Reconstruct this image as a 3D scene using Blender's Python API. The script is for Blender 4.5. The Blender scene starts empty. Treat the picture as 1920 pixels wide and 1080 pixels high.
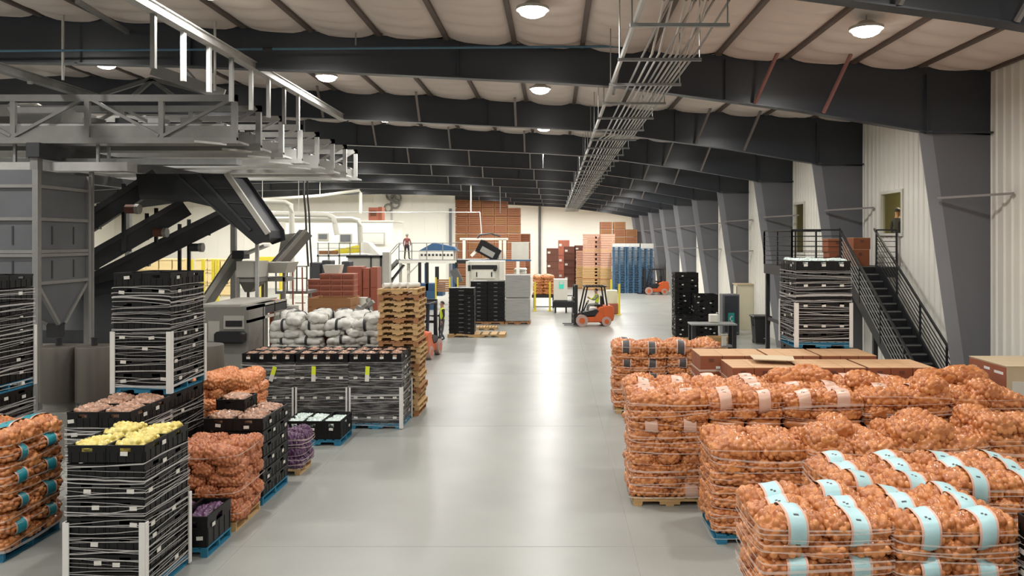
import bpy, bmesh, math, random
import numpy as np
from mathutils import Vector, Matrix
random.seed(7)
RNG = np.random.default_rng(11)
SC = bpy.context.scene
COL = SC.collection
PI = math.pi
# ------------------------------------------------------------------ camera, world, exposure
FPX, VX, VY, CZ = 1450.0, 1040.0, 450.0, 4.5      # focal length and vanishing point in px of a 1920x1080 frame
cam_d = bpy.data.cameras.new('camera'); cam_d.sensor_width = 36; cam_d.lens = 36 * FPX / 1920
cam_d.shift_x = (960 - VX) / 1920; cam_d.shift_y = (VY - 540) / 1920
cam_d.clip_start = .1; cam_d.clip_end = 400
cam = bpy.data.objects.new('camera', cam_d); COL.objects.link(cam)
cam.location = (0, 0, CZ); cam.rotation_euler = (PI / 2, 0, 0)
SC.camera = cam
world = bpy.data.worlds.new('world'); SC.world = world; world.use_nodes = True
world.node_tree.nodes['Background'].inputs[0].default_value = (1, .985, .96, 1)
world.node_tree.nodes['Background'].inputs[1].default_value = .35
SC.view_settings.view_transform = 'Standard'; SC.view_settings.look = 'None'
SC.view_settings.gamma = 1; SC.view_settings.use_curve_mapping = False
SC.view_settings.exposure = 0.0
LAMP_W = 210.0
LAMP_COL = (1, .985, .955)

# ------------------------------------------------------------------ helpers
def W(px, py, Y): return Vector(((px - VX) * Y / FPX, Y, CZ - (py - VY) * Y / FPX))
def hx(s):
    s = s.lstrip('#'); v = [int(s[i:i + 2], 16) / 255 for i in (0, 2, 4)]
    return tuple(x / 12.92 if x <= .04045 else ((x + .055) / 1.055) ** 2.4 for x in v)
MATS = {}
def M(name, a, b=None, scale=6, rough=.6, metal=0, bump=0, alpha=1, emit=None, stretch=None, spec=.5, coat=0):
    m = bpy.data.materials.new(name); m.use_nodes = True; MATS[name] = m
    nt = m.node_tree; p = nt.nodes['Principled BSDF']
    a = hx(a); b = hx(b) if b else tuple(x * .8 for x in a)
    tc = nt.nodes.new('ShaderNodeTexCoord'); mp = nt.nodes.new('ShaderNodeMapping')
    nz = nt.nodes.new('ShaderNodeTexNoise'); mx = nt.nodes.new('ShaderNodeMix'); mx.data_type = 'RGBA'
    nt.links.new(tc.outputs['Object'], mp.inputs[0]); nt.links.new(mp.outputs[0], nz.inputs[0])
    if stretch: mp.inputs['Scale'].default_value = stretch
    nz.inputs['Scale'].default_value = scale; nz.inputs['Detail'].default_value = 4
    mx.inputs[6].default_value = (*a, 1); mx.inputs[7].default_value = (*b, 1)
    nt.links.new(nz.outputs[0], mx.inputs[0]); nt.links.new(mx.outputs[2], p.inputs['Base Color'])
    p.inputs['Roughness'].default_value = rough; p.inputs['Metallic'].default_value = metal
    p.inputs['Specular IOR Level'].default_value = spec; p.inputs['Coat Weight'].default_value = coat
    if alpha < 1: p.inputs['Alpha'].default_value = alpha
    if bump:
        bp = nt.nodes.new('ShaderNodeBump'); bp.inputs['Strength'].default_value = bump; bp.inputs['Distance'].default_value = .02
        nt.links.new(nz.outputs[0], bp.inputs['Height']); nt.links.new(bp.outputs[0], p.inputs['Normal'])
    if emit:
        p.inputs['Emission Color'].default_value = (*a, 1); p.inputs['Emission Strength'].default_value = emit
    return m
M('concrete', '#9d9e98', '#858681', .5, .27, bump=.0, spec=.4)
M('joint', '#80817c', '#8b8c87', 3, .6)
M('insulation', '#ddd2ca', '#d0c4bb', 1.5, .8)
M('wall_white', '#e4e1d8', '#dad7cd', .5, .55)
M('back_white', '#f0ede2', '#e8e5d9', .4, .6)
M('frame_dark', '#373b42', '#31353b', .8, .34, spec=.5)
M('column_grey', '#68696e', '#606166', .8, .5)
M('flange_lit', '#85868b', '#7b7c81', 1, .45)  # column steel in a paler grey: its lit face is put into the colour
M('purlin', '#6a5f59', '#5d534d', 2, .6)
M('brace', '#8d8683', '#7b7572', 3, .4, .3)
M('brace_red', '#9a6a63', '#7d5550', 3, .5)
M('galv', '#a9aaa8', '#8b8c8a', 5, .38, .55)
M('galv_light', '#c9c8c4', '#b2b1ad', 5, .45, .25)
M('truss', '#8e8d89', '#7a7975', 4, .5, .25)
M('machine', '#8f8d86', '#7d7b75', 3, .5, .15)
M('machine_light', '#b9b6ac', '#a8a59b', 3, .5)
M('hopper', '#6b6d70', '#55575a', 1.2, .5, .2)
M('conv_dark', '#26272a', '#1c1d20', 3, .55)
M('conv_mid', '#3a3b3e', '#2c2d30', 3, .5)
M('drum', '#5a554d', '#4c4740', 2, .45, .2, stretch=(1, 1, .1))
M('crate', '#0d0d0f', '#09090a', 4, .45, spec=.35)
M('crate_red', '#8a4f3e', '#7c4535', 4, .5)
M('red_bin', '#a4604c', '#945340', 2, .5)
M('red_lip', '#b8745f', '#a96754', 4, .5)
M('sticker', '#d8d5cc', '#c4c1b8', 30, .6)
M('post_white', '#d9d7d2', '#cac8c3', 6, .6)
M('tag_yellow', '#d8e23a', '#c8d22c', 6, .6)
M('film', '#efece8', '#d5d2ce', 9, .22, alpha=.5)
M('film_thin', '#cfcdca', '#8f8e8d', 3, .13, alpha=.13, stretch=(1, 1, 9))
M('film_pink', '#fff3ea', '#f0dccf', 9, .22, alpha=.4)
M('silver_film', '#b9b9b6', '#8f8f8d', 2.5, .28, .35, stretch=(.6, .6, 5))
M('wood', '#c9a878', '#ab8756', 5, .7, stretch=(1, 6, 6))
M('wood_old', '#a8794f', '#8f6440', 4, .75, stretch=(1, 6, 6))
M('bin_brown', '#a87352', '#8d5b3e', 3, .75, stretch=(1, 1, 5))
M('blue_pallet', '#2c7d9c', '#20637f', 4, .55)
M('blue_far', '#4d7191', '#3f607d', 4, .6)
M('carton', '#c9a27b', '#b98f68', 2, .75)
M('carton_side', '#8e5133', '#7e4529', 2, .7)
M('box_red', '#94563c', '#86492f', 1.5, .7)
M('box_pale', '#c8b597', '#bba888', 1.5, .75)
M('white_sack', '#d9d7cf', '#bdbbb3', 9, .55, bump=.3)
M('strap_dark', '#2f2e2e', '#242323', 9, .6)
M('band_blue', '#bcdadb', '#9cc6cc', 8, .45)
M('band_teal', '#2f9aa6', '#237f8c', 8, .5)
M('band_dark', '#2e2b2c', '#5b5552', 14, .5)
M('band_clear', '#d9b8a4', '#c79f89', 10, .35)
M('print_dark', '#3a4248', '#4a5056', 30, .6)
M('band_edge', '#c98b76', '#e0c0b0', 20, .5)
M('orange', '#cf6130', '#b95426', 3, .42)
M('black_metal', '#232326', '#19191b', 4, .45)
M('black_rubber', '#1c1b1b', '#141313', 6, .75)
M('wheel_pale', '#b59a92', '#a2877f', 6, .7)
M('grey_metal', '#8b8b89', '#787876', 4, .45, .3)
M('dark_steel', '#2b2c2e', '#212224', 4, .45, .2)
M('blue_machine', '#35597c', '#2a4a6a', 4, .5)
M('white_machine', '#dcd9cd', '#cfccbf', 3, .5)
M('yellow', '#e0cf3e', '#cdbb30', 4, .55)
M('amber', '#dfcc9c', '#d3ba83', 3, .65)
M('teal', '#2ba39b', '#26938c', 5, .5)
M('screen', '#35b39c', '#58c7b2', 6, .3, emit=.4)
M('glass', '#39382f', '#2f2e27', 2, .06, alpha=.2)
M('room_wall', '#a09a6c', '#948e60', 2, .8)
M('window_frame', '#d4d2c8', '#c6c4ba', 4, .5)
M('bin_black', '#1e1e20', '#17171a', 4, .5)
M('lens', '#fffaf0', '#fffaf0', 1, .5, emit=28)
M('blue_pipe', '#5d7f92', '#45647a', 4, .35, .4)
M('skin', '#b98a70', '#a97a61', 8, .6)
M('hair', '#2a211c', '#1f1815', 20, .7)
M('hair_grey', '#8c8883', '#77736e', 20, .7)
M('shirt_red', '#8a4a46', '#6e3936', 9, .8)
M('shirt_grey', '#8b8a84', '#777670', 9, .8)
M('shirt_dark', '#2f2d2f', '#262427', 9, .8)
M('trousers', '#2b2a2d', '#222124', 9, .8)
M('trousers_grey', '#57565a', '#48474b', 9, .8)
M('vest', '#d7e83c', '#c6d830', 9, .6)
M('shoe', '#201c1a', '#171413', 9, .6)
M('hose', '#3b3b3d', '#2c2c2e', 4, .5)
M('beige', '#d8d1b8', '#cbc4aa', 2, .65)
M('brown_dark', '#6a4030', '#5a3426', 3, .7)
M('pink_load', '#c79d87', '#b38872', 5, .6)
def glare_streaks(name, lo, hi):                      # glare on the film, painted as denser pale horizontal streaks in its alpha
    nt = MATS[name].node_tree; nz = next(n for n in nt.nodes if n.type == 'TEX_NOISE'); mr = nt.nodes.new('ShaderNodeMapRange')
    mr.inputs[1].default_value = .45; mr.inputs[2].default_value = .72; mr.inputs[3].default_value = lo; mr.inputs[4].default_value = hi
    nt.links.new(nz.outputs[0], mr.inputs[0]); nt.links.new(mr.outputs[0], nt.nodes['Principled BSDF'].inputs['Alpha'])
glare_streaks('film_thin', .06, .5)
def produce(name, lo, hi, rough=.38):
    m = bpy.data.materials.new(name); m.use_nodes = True; MATS[name] = m
    nt = m.node_tree; p = nt.nodes['Principled BSDF']
    at = nt.nodes.new('ShaderNodeAttribute'); at.attribute_name = 'tone'
    tc = nt.nodes.new('ShaderNodeTexCoord'); nz = nt.nodes.new('ShaderNodeTexNoise'); nz.inputs['Scale'].default_value = 60
    nt.links.new(tc.outputs['Object'], nz.inputs[0])
    ad = nt.nodes.new('ShaderNodeMath'); ad.operation = 'MULTIPLY_ADD'; ad.inputs[1].default_value = .35; ad.use_clamp = True
    nt.links.new(nz.outputs[0], ad.inputs[0]); nt.links.new(at.outputs['Fac'], ad.inputs[2])
    mx = nt.nodes.new('ShaderNodeMix'); mx.data_type = 'RGBA'
    mx.inputs[6].default_value = (*hx(lo), 1); mx.inputs[7].default_value = (*hx(hi), 1)
    nt.links.new(ad.outputs[0], mx.inputs[0]); nt.links.new(mx.outputs[2], p.inputs['Base Color'])
    p.inputs['Roughness'].default_value = rough; p.inputs['Coat Weight'].default_value = .4; p.inputs['Coat Roughness'].default_value = .18
    return m
produce('onion', '#9a5226', '#d68f55', .3); produce('onion_net', '#8c4826', '#bb7448', .5)
produce('onion_red', '#3a2238', '#643f66', .4); produce('yellow_produce', '#b89d38', '#e0d27c')
produce('brown_produce', '#7d5a45', '#bb9075'); produce('pale_produce', '#b8cfc6', '#dfe8e2', .4)
produce('orange_net', '#b8652f', '#dd9561', .45)

ORDW = 'first second third fourth fifth sixth seventh eighth ninth tenth eleventh twelfth thirteenth fourteenth fifteenth sixteenth seventeenth eighteenth nineteenth twentieth'.split()
def ordw(n): return 'top' if n == 0 else ORDW[n] if n < 20 else 'twenty-' + ORDW[n - 20]
def layerw(l, layers): return 'top layer' if l >= layers - 1 else ORDW[layers - 1 - l] + ' layer down'
def posw(ix, iy, nx, ny):
    h = {1: [''], 2: ['left', 'right'], 3: ['left', 'centre', 'right'], 4: ['far left', 'inner left', 'inner right', 'far right']}[nx][ix]
    v = {1: [''], 2: ['front', 'back'], 3: ['front', 'middle', 'back']}[ny][iy]
    return (v + ' ' + h).strip()
class MB:
    """collects boxes, bars and tubes into one mesh"""
    def __init__(s): s.v = []; s.f = []; s.mi = []
    def add(s, vs, fs, mi=0):
        n = len(s.v); s.v += [tuple(v) for v in vs]; s.f += [tuple(i + n for i in f) for f in fs]; s.mi += [mi] * len(fs); return s
    def box(s, x0, x1, y0, y1, z0, z1, mi=0):
        return s.add([(x0, y0, z0), (x1, y0, z0), (x1, y1, z0), (x0, y1, z0), (x0, y0, z1), (x1, y0, z1), (x1, y1, z1), (x0, y1, z1)],
                     [(3, 2, 1, 0), (4, 5, 6, 7), (0, 1, 5, 4), (1, 2, 6, 5), (2, 3, 7, 6), (3, 0, 4, 7)], mi)
    def bar(s, p, q, w, h=None, mi=0):
        p = Vector(p); q = Vector(q); h = h or w; d = (q - p).normalized()
        u = Vector((0, 0, 1)) if abs(d.z) < .95 else Vector((0, 1, 0))
        a = d.cross(u).normalized() * w / 2; b = a.cross(d).normalized() * h / 2
        return s.add([p - a - b, p + a - b, p + a + b, p - a + b, q - a - b, q + a - b, q + a + b, q - a + b],
                     [(0, 1, 2, 3), (7, 6, 5, 4), (4, 5, 1, 0), (5, 6, 2, 1), (6, 7, 3, 2), (7, 4, 0, 3)], mi)
    def tube(s, pts, r, n=8, cap=True, mi=0):
        pts = [Vector(p) for p in pts]; rs = r if isinstance(r, (list, tuple)) else [r] * len(pts)
        ring = []; vs = []
        for i, p in enumerate(pts):
            d = (pts[min(i + 1, len(pts) - 1)] - pts[max(i - 1, 0)]).normalized()
            u = Vector((0, 0, 1)) if abs(d.z) < .95 else Vector((0, 1, 0))
            a = d.cross(u).normalized(); b = a.cross(d).normalized()
            for k in range(n):
                t = 2 * PI * k / n; vs.append(p + (a * math.cos(t) + b * math.sin(t)) * rs[i])
        fs = []
        for i in range(len(pts) - 1):
            for k in range(n): fs.append((i * n + k, i * n + (k + 1) % n, (i + 1) * n + (k + 1) % n, (i + 1) * n + k))
        if cap: fs += [tuple(range(n - 1, -1, -1)), tuple(range((len(pts) - 1) * n, len(pts) * n))]
        return s.add(vs, fs, mi)
    def lathe(s, c, prof, n=24, mi=0):
        vs = []; fs = []
        for r, z in prof:
            for k in range(n): t = 2 * PI * k / n; vs.append((c[0] + r * math.cos(t), c[1] + r * math.sin(t), c[2] + z))
        for i in range(len(prof) - 1):
            for k in range(n): fs.append((i * n + k, i * n + (k + 1) % n, (i + 1) * n + (k + 1) % n, (i + 1) * n + k))
        fs += [tuple(range(n - 1, -1, -1)), tuple(range((len(prof) - 1) * n, len(prof) * n))]
        return s.add(vs, fs, mi)
    def prism(s, poly, axis, a, b, mi=0):
        """poly in the plane normal to axis: 'x' -> (y,z), 'y' -> (x,z), 'z' -> (x,y)"""
        def P(u, v, w): return {'x': (w, u, v), 'y': (u, w, v), 'z': (u, v, w)}[axis]
        n = len(poly); vs = [P(u, v, a) for u, v in poly] + [P(u, v, b) for u, v in poly]
        fs = [tuple(range(n)), tuple(range(2 * n - 1, n - 1, -1))] + [(i, i + n, (i + 1) % n + n, (i + 1) % n) for i in range(n)]
        return s.add(vs, fs, mi)
    def frustum(s, b0, b1, mi=0):
        """b0, b1 = (x0,x1,y0,y1,z)"""
        r = lambda b: [(b[0], b[2], b[4]), (b[1], b[2], b[4]), (b[1], b[3], b[4]), (b[0], b[3], b[4])]
        return s.add(r(b0) + r(b1), [(3, 2, 1, 0), (4, 5, 6, 7), (0, 1, 5, 4), (1, 2, 6, 5), (2, 3, 7, 6), (3, 0, 4, 7)], mi)
    def mesh(s, name, mats, smooth=False, bevel=0):
        me = bpy.data.meshes.new(name); me.from_pydata(s.v, [], s.f)
        bm = bmesh.new(); bm.from_mesh(me); bmesh.ops.recalc_face_normals(bm, faces=bm.faces)
        if bevel: bmesh.ops.bevel(bm, geom=list(bm.edges), offset=bevel, segments=1, affect='EDGES', clamp_overlap=True)
        bm.to_mesh(me); bm.free()
        for m in (mats if isinstance(mats, (list, tuple)) else [mats]): me.materials.append(MATS[m])
        if not bevel: me.polygons.foreach_set('material_index', s.mi)
        if smooth:
            me.polygons.foreach_set('use_smooth', [True] * len(me.polygons))
            try: me.set_sharp_from_angle(angle=math.radians(40))
            except Exception: pass
        return me
    def build(s, name, mats, parent=None, smooth=False, bevel=0):
        return link(name, s.mesh(name, mats, smooth, bevel), parent)
def link(name, me, parent=None, loc=None, rz=0, scale=None):
    o = bpy.data.objects.new(name, me); COL.objects.link(o)
    if parent: o.parent = parent
    if loc is not None: o.location = loc
    if rz: o.rotation_euler.z = rz
    if scale: o.scale = scale
    return o
def tag(o, label=None, cat=None, group=None, kind=None):
    if label: o['label'] = label
    if cat: o['category'] = cat
    if group: o['group'] = group
    if kind: o['kind'] = kind
    return o
def thing(name, label, cat, loc=(0, 0, 0), rz=0, group=None):
    o = link(name, None, None, loc, rz); o.empty_display_size = .2
    return tag(o, label, cat, group)
def rel(parent, mb):
    """shift world-built geometry into a parent's local frame (parent has no rotation)"""
    L = parent.location; mb.v = [(x - L[0], y - L[1], z - L[2]) for x, y, z in mb.v]; return mb
def part(parent, name, mb, mats, **k): return rel(parent, mb).build(name, mats, parent, **k)

# ------------------------------------------------------------------ structure
EAVE, SLOPE, XW, XR = 8.4, .058, 10.0, -15.5
XL = 2 * XR - XW
BAY, Y1 = 7.35, 17.7
def zroof(x): return EAVE + SLOPE * ((XW - x) if x > XR else (x - XL))
FY = [Y1 + BAY * (i - 1) for i in range(0, 11)]       # frame positions
tag(MB().box(XL, XW + 3, -14, 93, -.2, 0).build('floor', 'concrete'), 'polished grey concrete floor of the warehouse', kind='structure')
def floor_material():
    m = MATS['concrete']; nt = m.node_tree; p = nt.nodes['Principled BSDF']
    tc = nt.nodes.new('ShaderNodeTexCoord'); n2 = nt.nodes.new('ShaderNodeTexNoise'); n2.inputs['Scale'].default_value = 1.1; n2.inputs['Detail'].default_value = 1
    nt.links.new(tc.outputs['Object'], n2.inputs[0])
    rr = nt.nodes.new('ShaderNodeMapRange'); rr.inputs[3].default_value = .28; rr.inputs[4].default_value = .38
    nt.links.new(n2.outputs[0], rr.inputs[0]); nt.links.new(rr.outputs[0], p.inputs['Roughness'])
floor_material()
FLOOR = bpy.data.objects['floor']
for x in (-4.6, 1.15): MB().box(x - .006, x + .006, -14, 92, 0, .0012).build('joint', 'joint', FLOOR)
for k in range(13): MB().box(-14, XW, 4 + k * 7.35 - .006, 4 + k * 7.35 + .006, 0, .0012).build('joint', 'joint', FLOOR)
# roof: outer sheet with purlins and sagging insulation panels in the three bays that show
roof = MB()
roof.add([(XW, -14, EAVE + .12), (XR, -14, zroof(XR) + .12), (XL, -14, EAVE + .12), (XW, 93, EAVE + .12), (XR, 93, zroof(XR) + .12), (XL, 93, EAVE + .12)], [(0, 1, 4, 3), (1, 2, 5, 4)])
ceiling = tag(roof.build('ceiling', 'insulation'), 'white insulated warehouse roof above dark steel rafters', kind='structure')
PX = 1.55
NP = 27
def panel_mesh(seed):
    r = random.Random(seed); nu, nv = 9, 66; vs = []; fs = []
    ph = [r.uniform(0, 6) for _ in range(4)]
    for j in range(nv):
        v = j / (nv - 1)
        for i in range(nu):
            u = i / (nu - 1); sag = -.1 * (1 - (2 * u - 1) ** 2) ** .6
            rip = .03 - .085 * abs(math.sin(v * 31 + ph[0] + .5 * math.sin(3 * u + ph[1]))) ** .7 + .015 * math.sin(v * 47 + ph[2] + u)
            e = min(1, 4 * u, 4 * (1 - u))
            vs.append((-(u * (PX - .07)), v * (BAY - .1), sag + rip * e + SLOPE * u * PX))
    for j in range(nv - 1):
        for i in range(nu - 1): a = j * nu + i; fs.append((a, a + 1, a + nu + 1, a + nu))
    return MB().add(vs, fs).mesh('insulation_panel', 'insulation', smooth=True)
pmeshes = [panel_mesh(k) for k in range(4)]
pur = MB().box(-.05, .05, 0, BAY * 4, -.1, 0).mesh('purlin', 'purlin')
for i in range(NP):
    x = XW - .1 - i * PX
    if x < XR: continue
    link('purlin', pur, ceiling, (x + .03, 3, zroof(x) + .04))
    for b in range(4):
        link('insulation_panel', pmeshes[(i * 3 + b) % 4], ceiling, (x - .0, 3.05 + b * BAY, zroof(x) + .02))
# right wall: one ribbed sheet for every bay, with openings for the office windows
HOLES = [(22.2, 23.55, 4.7, 5.88), (30.9, 32.1, 4.0, 5.95)]
wall = thing('wall_right', 'white ribbed metal wall behind the grey columns', None); tag(wall, kind='structure')
def wall_bay(y0, y1):
    mb = MB(); prof = []; y = y0; pitch = .3
    while y < y1 - 1e-6:
        for dy, dx in ((0, 0), (.2, 0), (.225, -.035), (.275, -.035)):
            if y + dy < y1: prof.append((y + dy, XW + dx))
        y += pitch
    prof.append((y1, XW))
    for (ya, xa), (yb, xb) in zip(prof, prof[1:]):
        zs = [(0, EAVE + .1)]; yc = (ya + yb) / 2
        for h in HOLES:
            if h[0] < yc < h[1]: zs = [(0, h[2]), (h[3], EAVE + .1)]
        for za, zb in zs:
            mb.add([(xa, ya, za), (xb, yb, za), (xb, yb, zb), (xa, ya, zb)], [(0, 1, 2, 3)])
    return mb
ys = [-14, -4.35, 3.0] + FY + [93]
for a, b in zip(ys, ys[1:]): wall_bay(a, b).build('wall_panel', 'wall_white', wall)
bw = MB(); prof = []
bw.box(-10.5, XW, 92.5, 92.8, 0, 8.9)
tag(bw.build('wall_back', 'back_white'), 'cream end wall behind the brown bins and far stacks', kind='structure')
bw = MB().add([(XL, 72, 0), (-9.3, 72, 0), (-9.3, 72, zroof(-9.3)), (XR, 72, zroof(XR)), (XL, 72, EAVE)], [(0, 1, 2, 3, 4)])
bw.add([(XL, 72.2, 0), (-9.3, 72.2, 0), (-9.3, 72.2, zroof(-9.3)), (XR, 72.2, zroof(XR)), (XL, 72.2, EAVE)], [(4, 3, 2, 1, 0)])
for x in [-9.7 - 1.2 * k for k in range(1, 26)]: bw.box(x - .02, x + .02, 71.97, 72, 0, EAVE)
tag(bw.build('wall_back', 'back_white'), 'cream panelled partition wall behind the packing machines', kind='structure')
tag(MB().box(-10.9, -10.7, 72.2, 92.8, 0, 9.4).build('wall_return', 'back_white'), 'cream return wall beside the bins', kind='structure')
tag(MB().box(XL - .2, XL, -14, 93, 0, EAVE).build('wall_left', 'back_white'), 'pale side wall beyond the sorting machinery', kind='structure')
# windows of the upstairs office with a small room behind
def office_window(n, y0, y1, z0, z1, label):
    w = thing('window_%d' % n, label, None, (XW, (y0 + y1) / 2, z0)); tag(w, kind='structure')
    t = .09; f = MB()
    for a in ((y0 - t, y0, z0 - t, z1 + t), (y1, y1 + t, z0 - t, z1 + t), (y0, y1, z0 - t, z0), (y0, y1, z1, z1 + t)):
        f.box(XW - .07, XW + .06, a[0], a[1], a[2], a[3])
    part(w, 'window_frame', f, 'window_frame')
    part(w, 'pane', MB().box(XW + .01, XW + .02, y0, y1, z0, z1), 'glass')
office_window(1, *HOLES[0], 'upstairs office window with a person seen behind the glass')
office_window(2, *HOLES[1], 'tall narrow upstairs office window left of the stairs')
rm = MB(); rm.box(XW + 2.4, XW + 2.5, 20.5, 33, 3.2, 7); rm.box(XW + .05, XW + 2.5, 20.4, 20.5, 3.2, 7); rm.box(XW + .05, XW + 2.5, 33, 33.1, 3.2, 7)
rm.box(XW + .05, XW + 2.5, 20.4, 33.1, 3.1, 3.2); rm.box(XW + .05, XW + 2.5, 20.4, 33.1, 7, 7.1)
tag(rm.build('wall_office', 'room_wall'), 'olive office room behind the upstairs windows', kind='structure')
# steel frames
BOT = [(8.48, 6.96), (5.6, 7.45), (1.5, 8.0), (-.5, 8.12), (-5.1, 8.34), (-8.7, 8.48), (XR, 8.62)]
def steel_frame(i, y, label):
    t = thing('portal_rib', label, 'steel frame', (XW, y, 0), group='steel portal frames of the roof')
    d = .025
    top = [(XR, zroof(XR) - .03), (XW - .02, EAVE - .03)]
    def halves(name, sgn):
        mir = (lambda x: x) if sgn > 0 else (lambda x: 2 * XR - x)
        web = MB()
        poly = [(mir(x), z) for x, z in [(XW - .03, 6.9)] + BOT + top]
        web.prism(poly, 'y', y - .01, y + .01)
        part(t, 'rafter', web, 'frame_dark')
        fl = MB(); pts = [(mir(x), z) for x, z in BOT]
        for a, b in zip(pts, pts[1:]): fl.bar((a[0], y, a[1]), (b[0], y, b[1]), .26, d)
        part(t, 'rafter_flange', fl, 'frame_dark')
        st = MB()
        for x in (3.9, -2.2, -8.3):
            zb = np.interp(-x, [-b[0] for b in BOT], [b[1] for b in BOT]); part(t, 'stiffener', MB().box(mir(x) - .012, mir(x) + .012, y - .11, y + .11, zb, zroof(x) - .12), 'frame_dark')
        part(t, 'stiffener', MB().box(mir(8.48) - .012, mir(8.48) + .012, y - .11, y + .11, 6.96, EAVE - .12), 'frame_dark')
        pass
    halves('right', 1); halves('left', -1)
    if y > 12:
        c = MB().prism([(8.48, 6.95), (9.45, 0), (XW - .03, 0), (XW - .03, 6.95)], 'y', y - .01, y + .01)
        part(t, 'column', c, 'column_grey')
        part(t, 'column_flange', MB().bar((8.48, y, 6.98), (9.45, y, 0), .3, .03), 'flange_lit')
        part(t, 'cap_plate', MB().box(8.45, XW - .03, y - .13, y + .13, 6.93, 6.97), 'frame_dark')
        for z in ((5.45,) if i < 4 else (5.45, 3.9)):
            xin = 8.48 + (6.96 - z) * (.97 / 6.96)
            part(t, 'girt_brace', MB().bar((xin, y - .14, z), (XW - .05, y - .95, z + .06), .06, .05), 'brace')
    for x in (6.1, 4.55) + ((-1.25, -4.35, -7.45) if i >= 2 else ()):
        zb = float(np.interp(-x, [-b[0] for b in BOT], [b[1] for b in BOT])); 
        part(t, 'flange_brace', MB().bar((x, y - .14, zb + .02), (x + (.32 if x > 0 else 0), y - 1.05 * (zroof(x) - zb) ** .5 * .8, zroof(x) - .1), .07, .05), 'brace_red' if i == 1 and x > 0 else 'brace')
ORD = ['nearest, crossing only the top right corner', 'second, crossing the whole picture width', 'third, with lamp glints on its web', 'fourth', 'fifth', 'sixth', 'seventh', 'eighth', 'ninth', 'tenth', 'farthest']
for i, y in enumerate(FY):
    steel_frame(i, y, 'dark grey tapered steel portal frame, %s%s' % (ORD[i], '' if i < 3 or i == 10 else ' from the camera'))
# high bay lamps
def lamp(x, y, label, parts=True):
    z = zroof(x) - .34
    t = thing('ceiling_lamp', label, 'lamp', (x, y, z), group='round high bay ceiling lamps')
    part(t, 'lens', MB().lathe((x, y, z), [(.02, -.12), (.14, -.11), (.22, -.07), (.27, 0), (.27, .03), (.02, .03)], 20), 'lens')
    part(t, 'housing', MB().lathe((x, y, z), [(.3, .0), (.3, .05), (.2, .09), (.12, .15), (.02, .15)], 20), 'machine_light', smooth=True)
    part(t, 'hanger', MB().tube([(x, y, z + .14), (x, y, z + .38)], .015, 6), 'galv')
    l = bpy.data.lights.new('lamp_light', 'AREA'); l.shape = 'DISK'; l.size = .5; l.energy = LAMP_W * (2.0 if y > 44 else 1.0); l.color = LAMP_COL; l.spread = math.radians(170)
    o = link('lamp_light', l, t, (0, 0, -.14))
ROWN = {5.65: 'in the row along the right wall', -.4: 'in the row above the aisle', -6.3: 'in the row left of the aisle'}
for b in range(13):
    y = 6.67 + BAY * (b - 1)
    for x in (5.65, -.4, -6.3, -12.4, -18.6, -25, -31.5):
        if y > 71 and x < -9: continue
        nm = ROWN.get(x, 'over the sorting machines at left'); on = ['behind the camera', 'closest', 'second', 'third', 'fourth', 'fifth', 'sixth', 'seventh', 'eighth', 'ninth', 'tenth', 'eleventh', 'last'][b]
        lamp(x, y, 'bright round bay lamp %s, %s' % (nm, on) if x in ROWN else 'bright round bay lamp over the machines, %s row left, %s' % ({-12.4: 'first', -18.6: 'second', -25: 'third', -31.5: 'outer'}[x], on))

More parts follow.
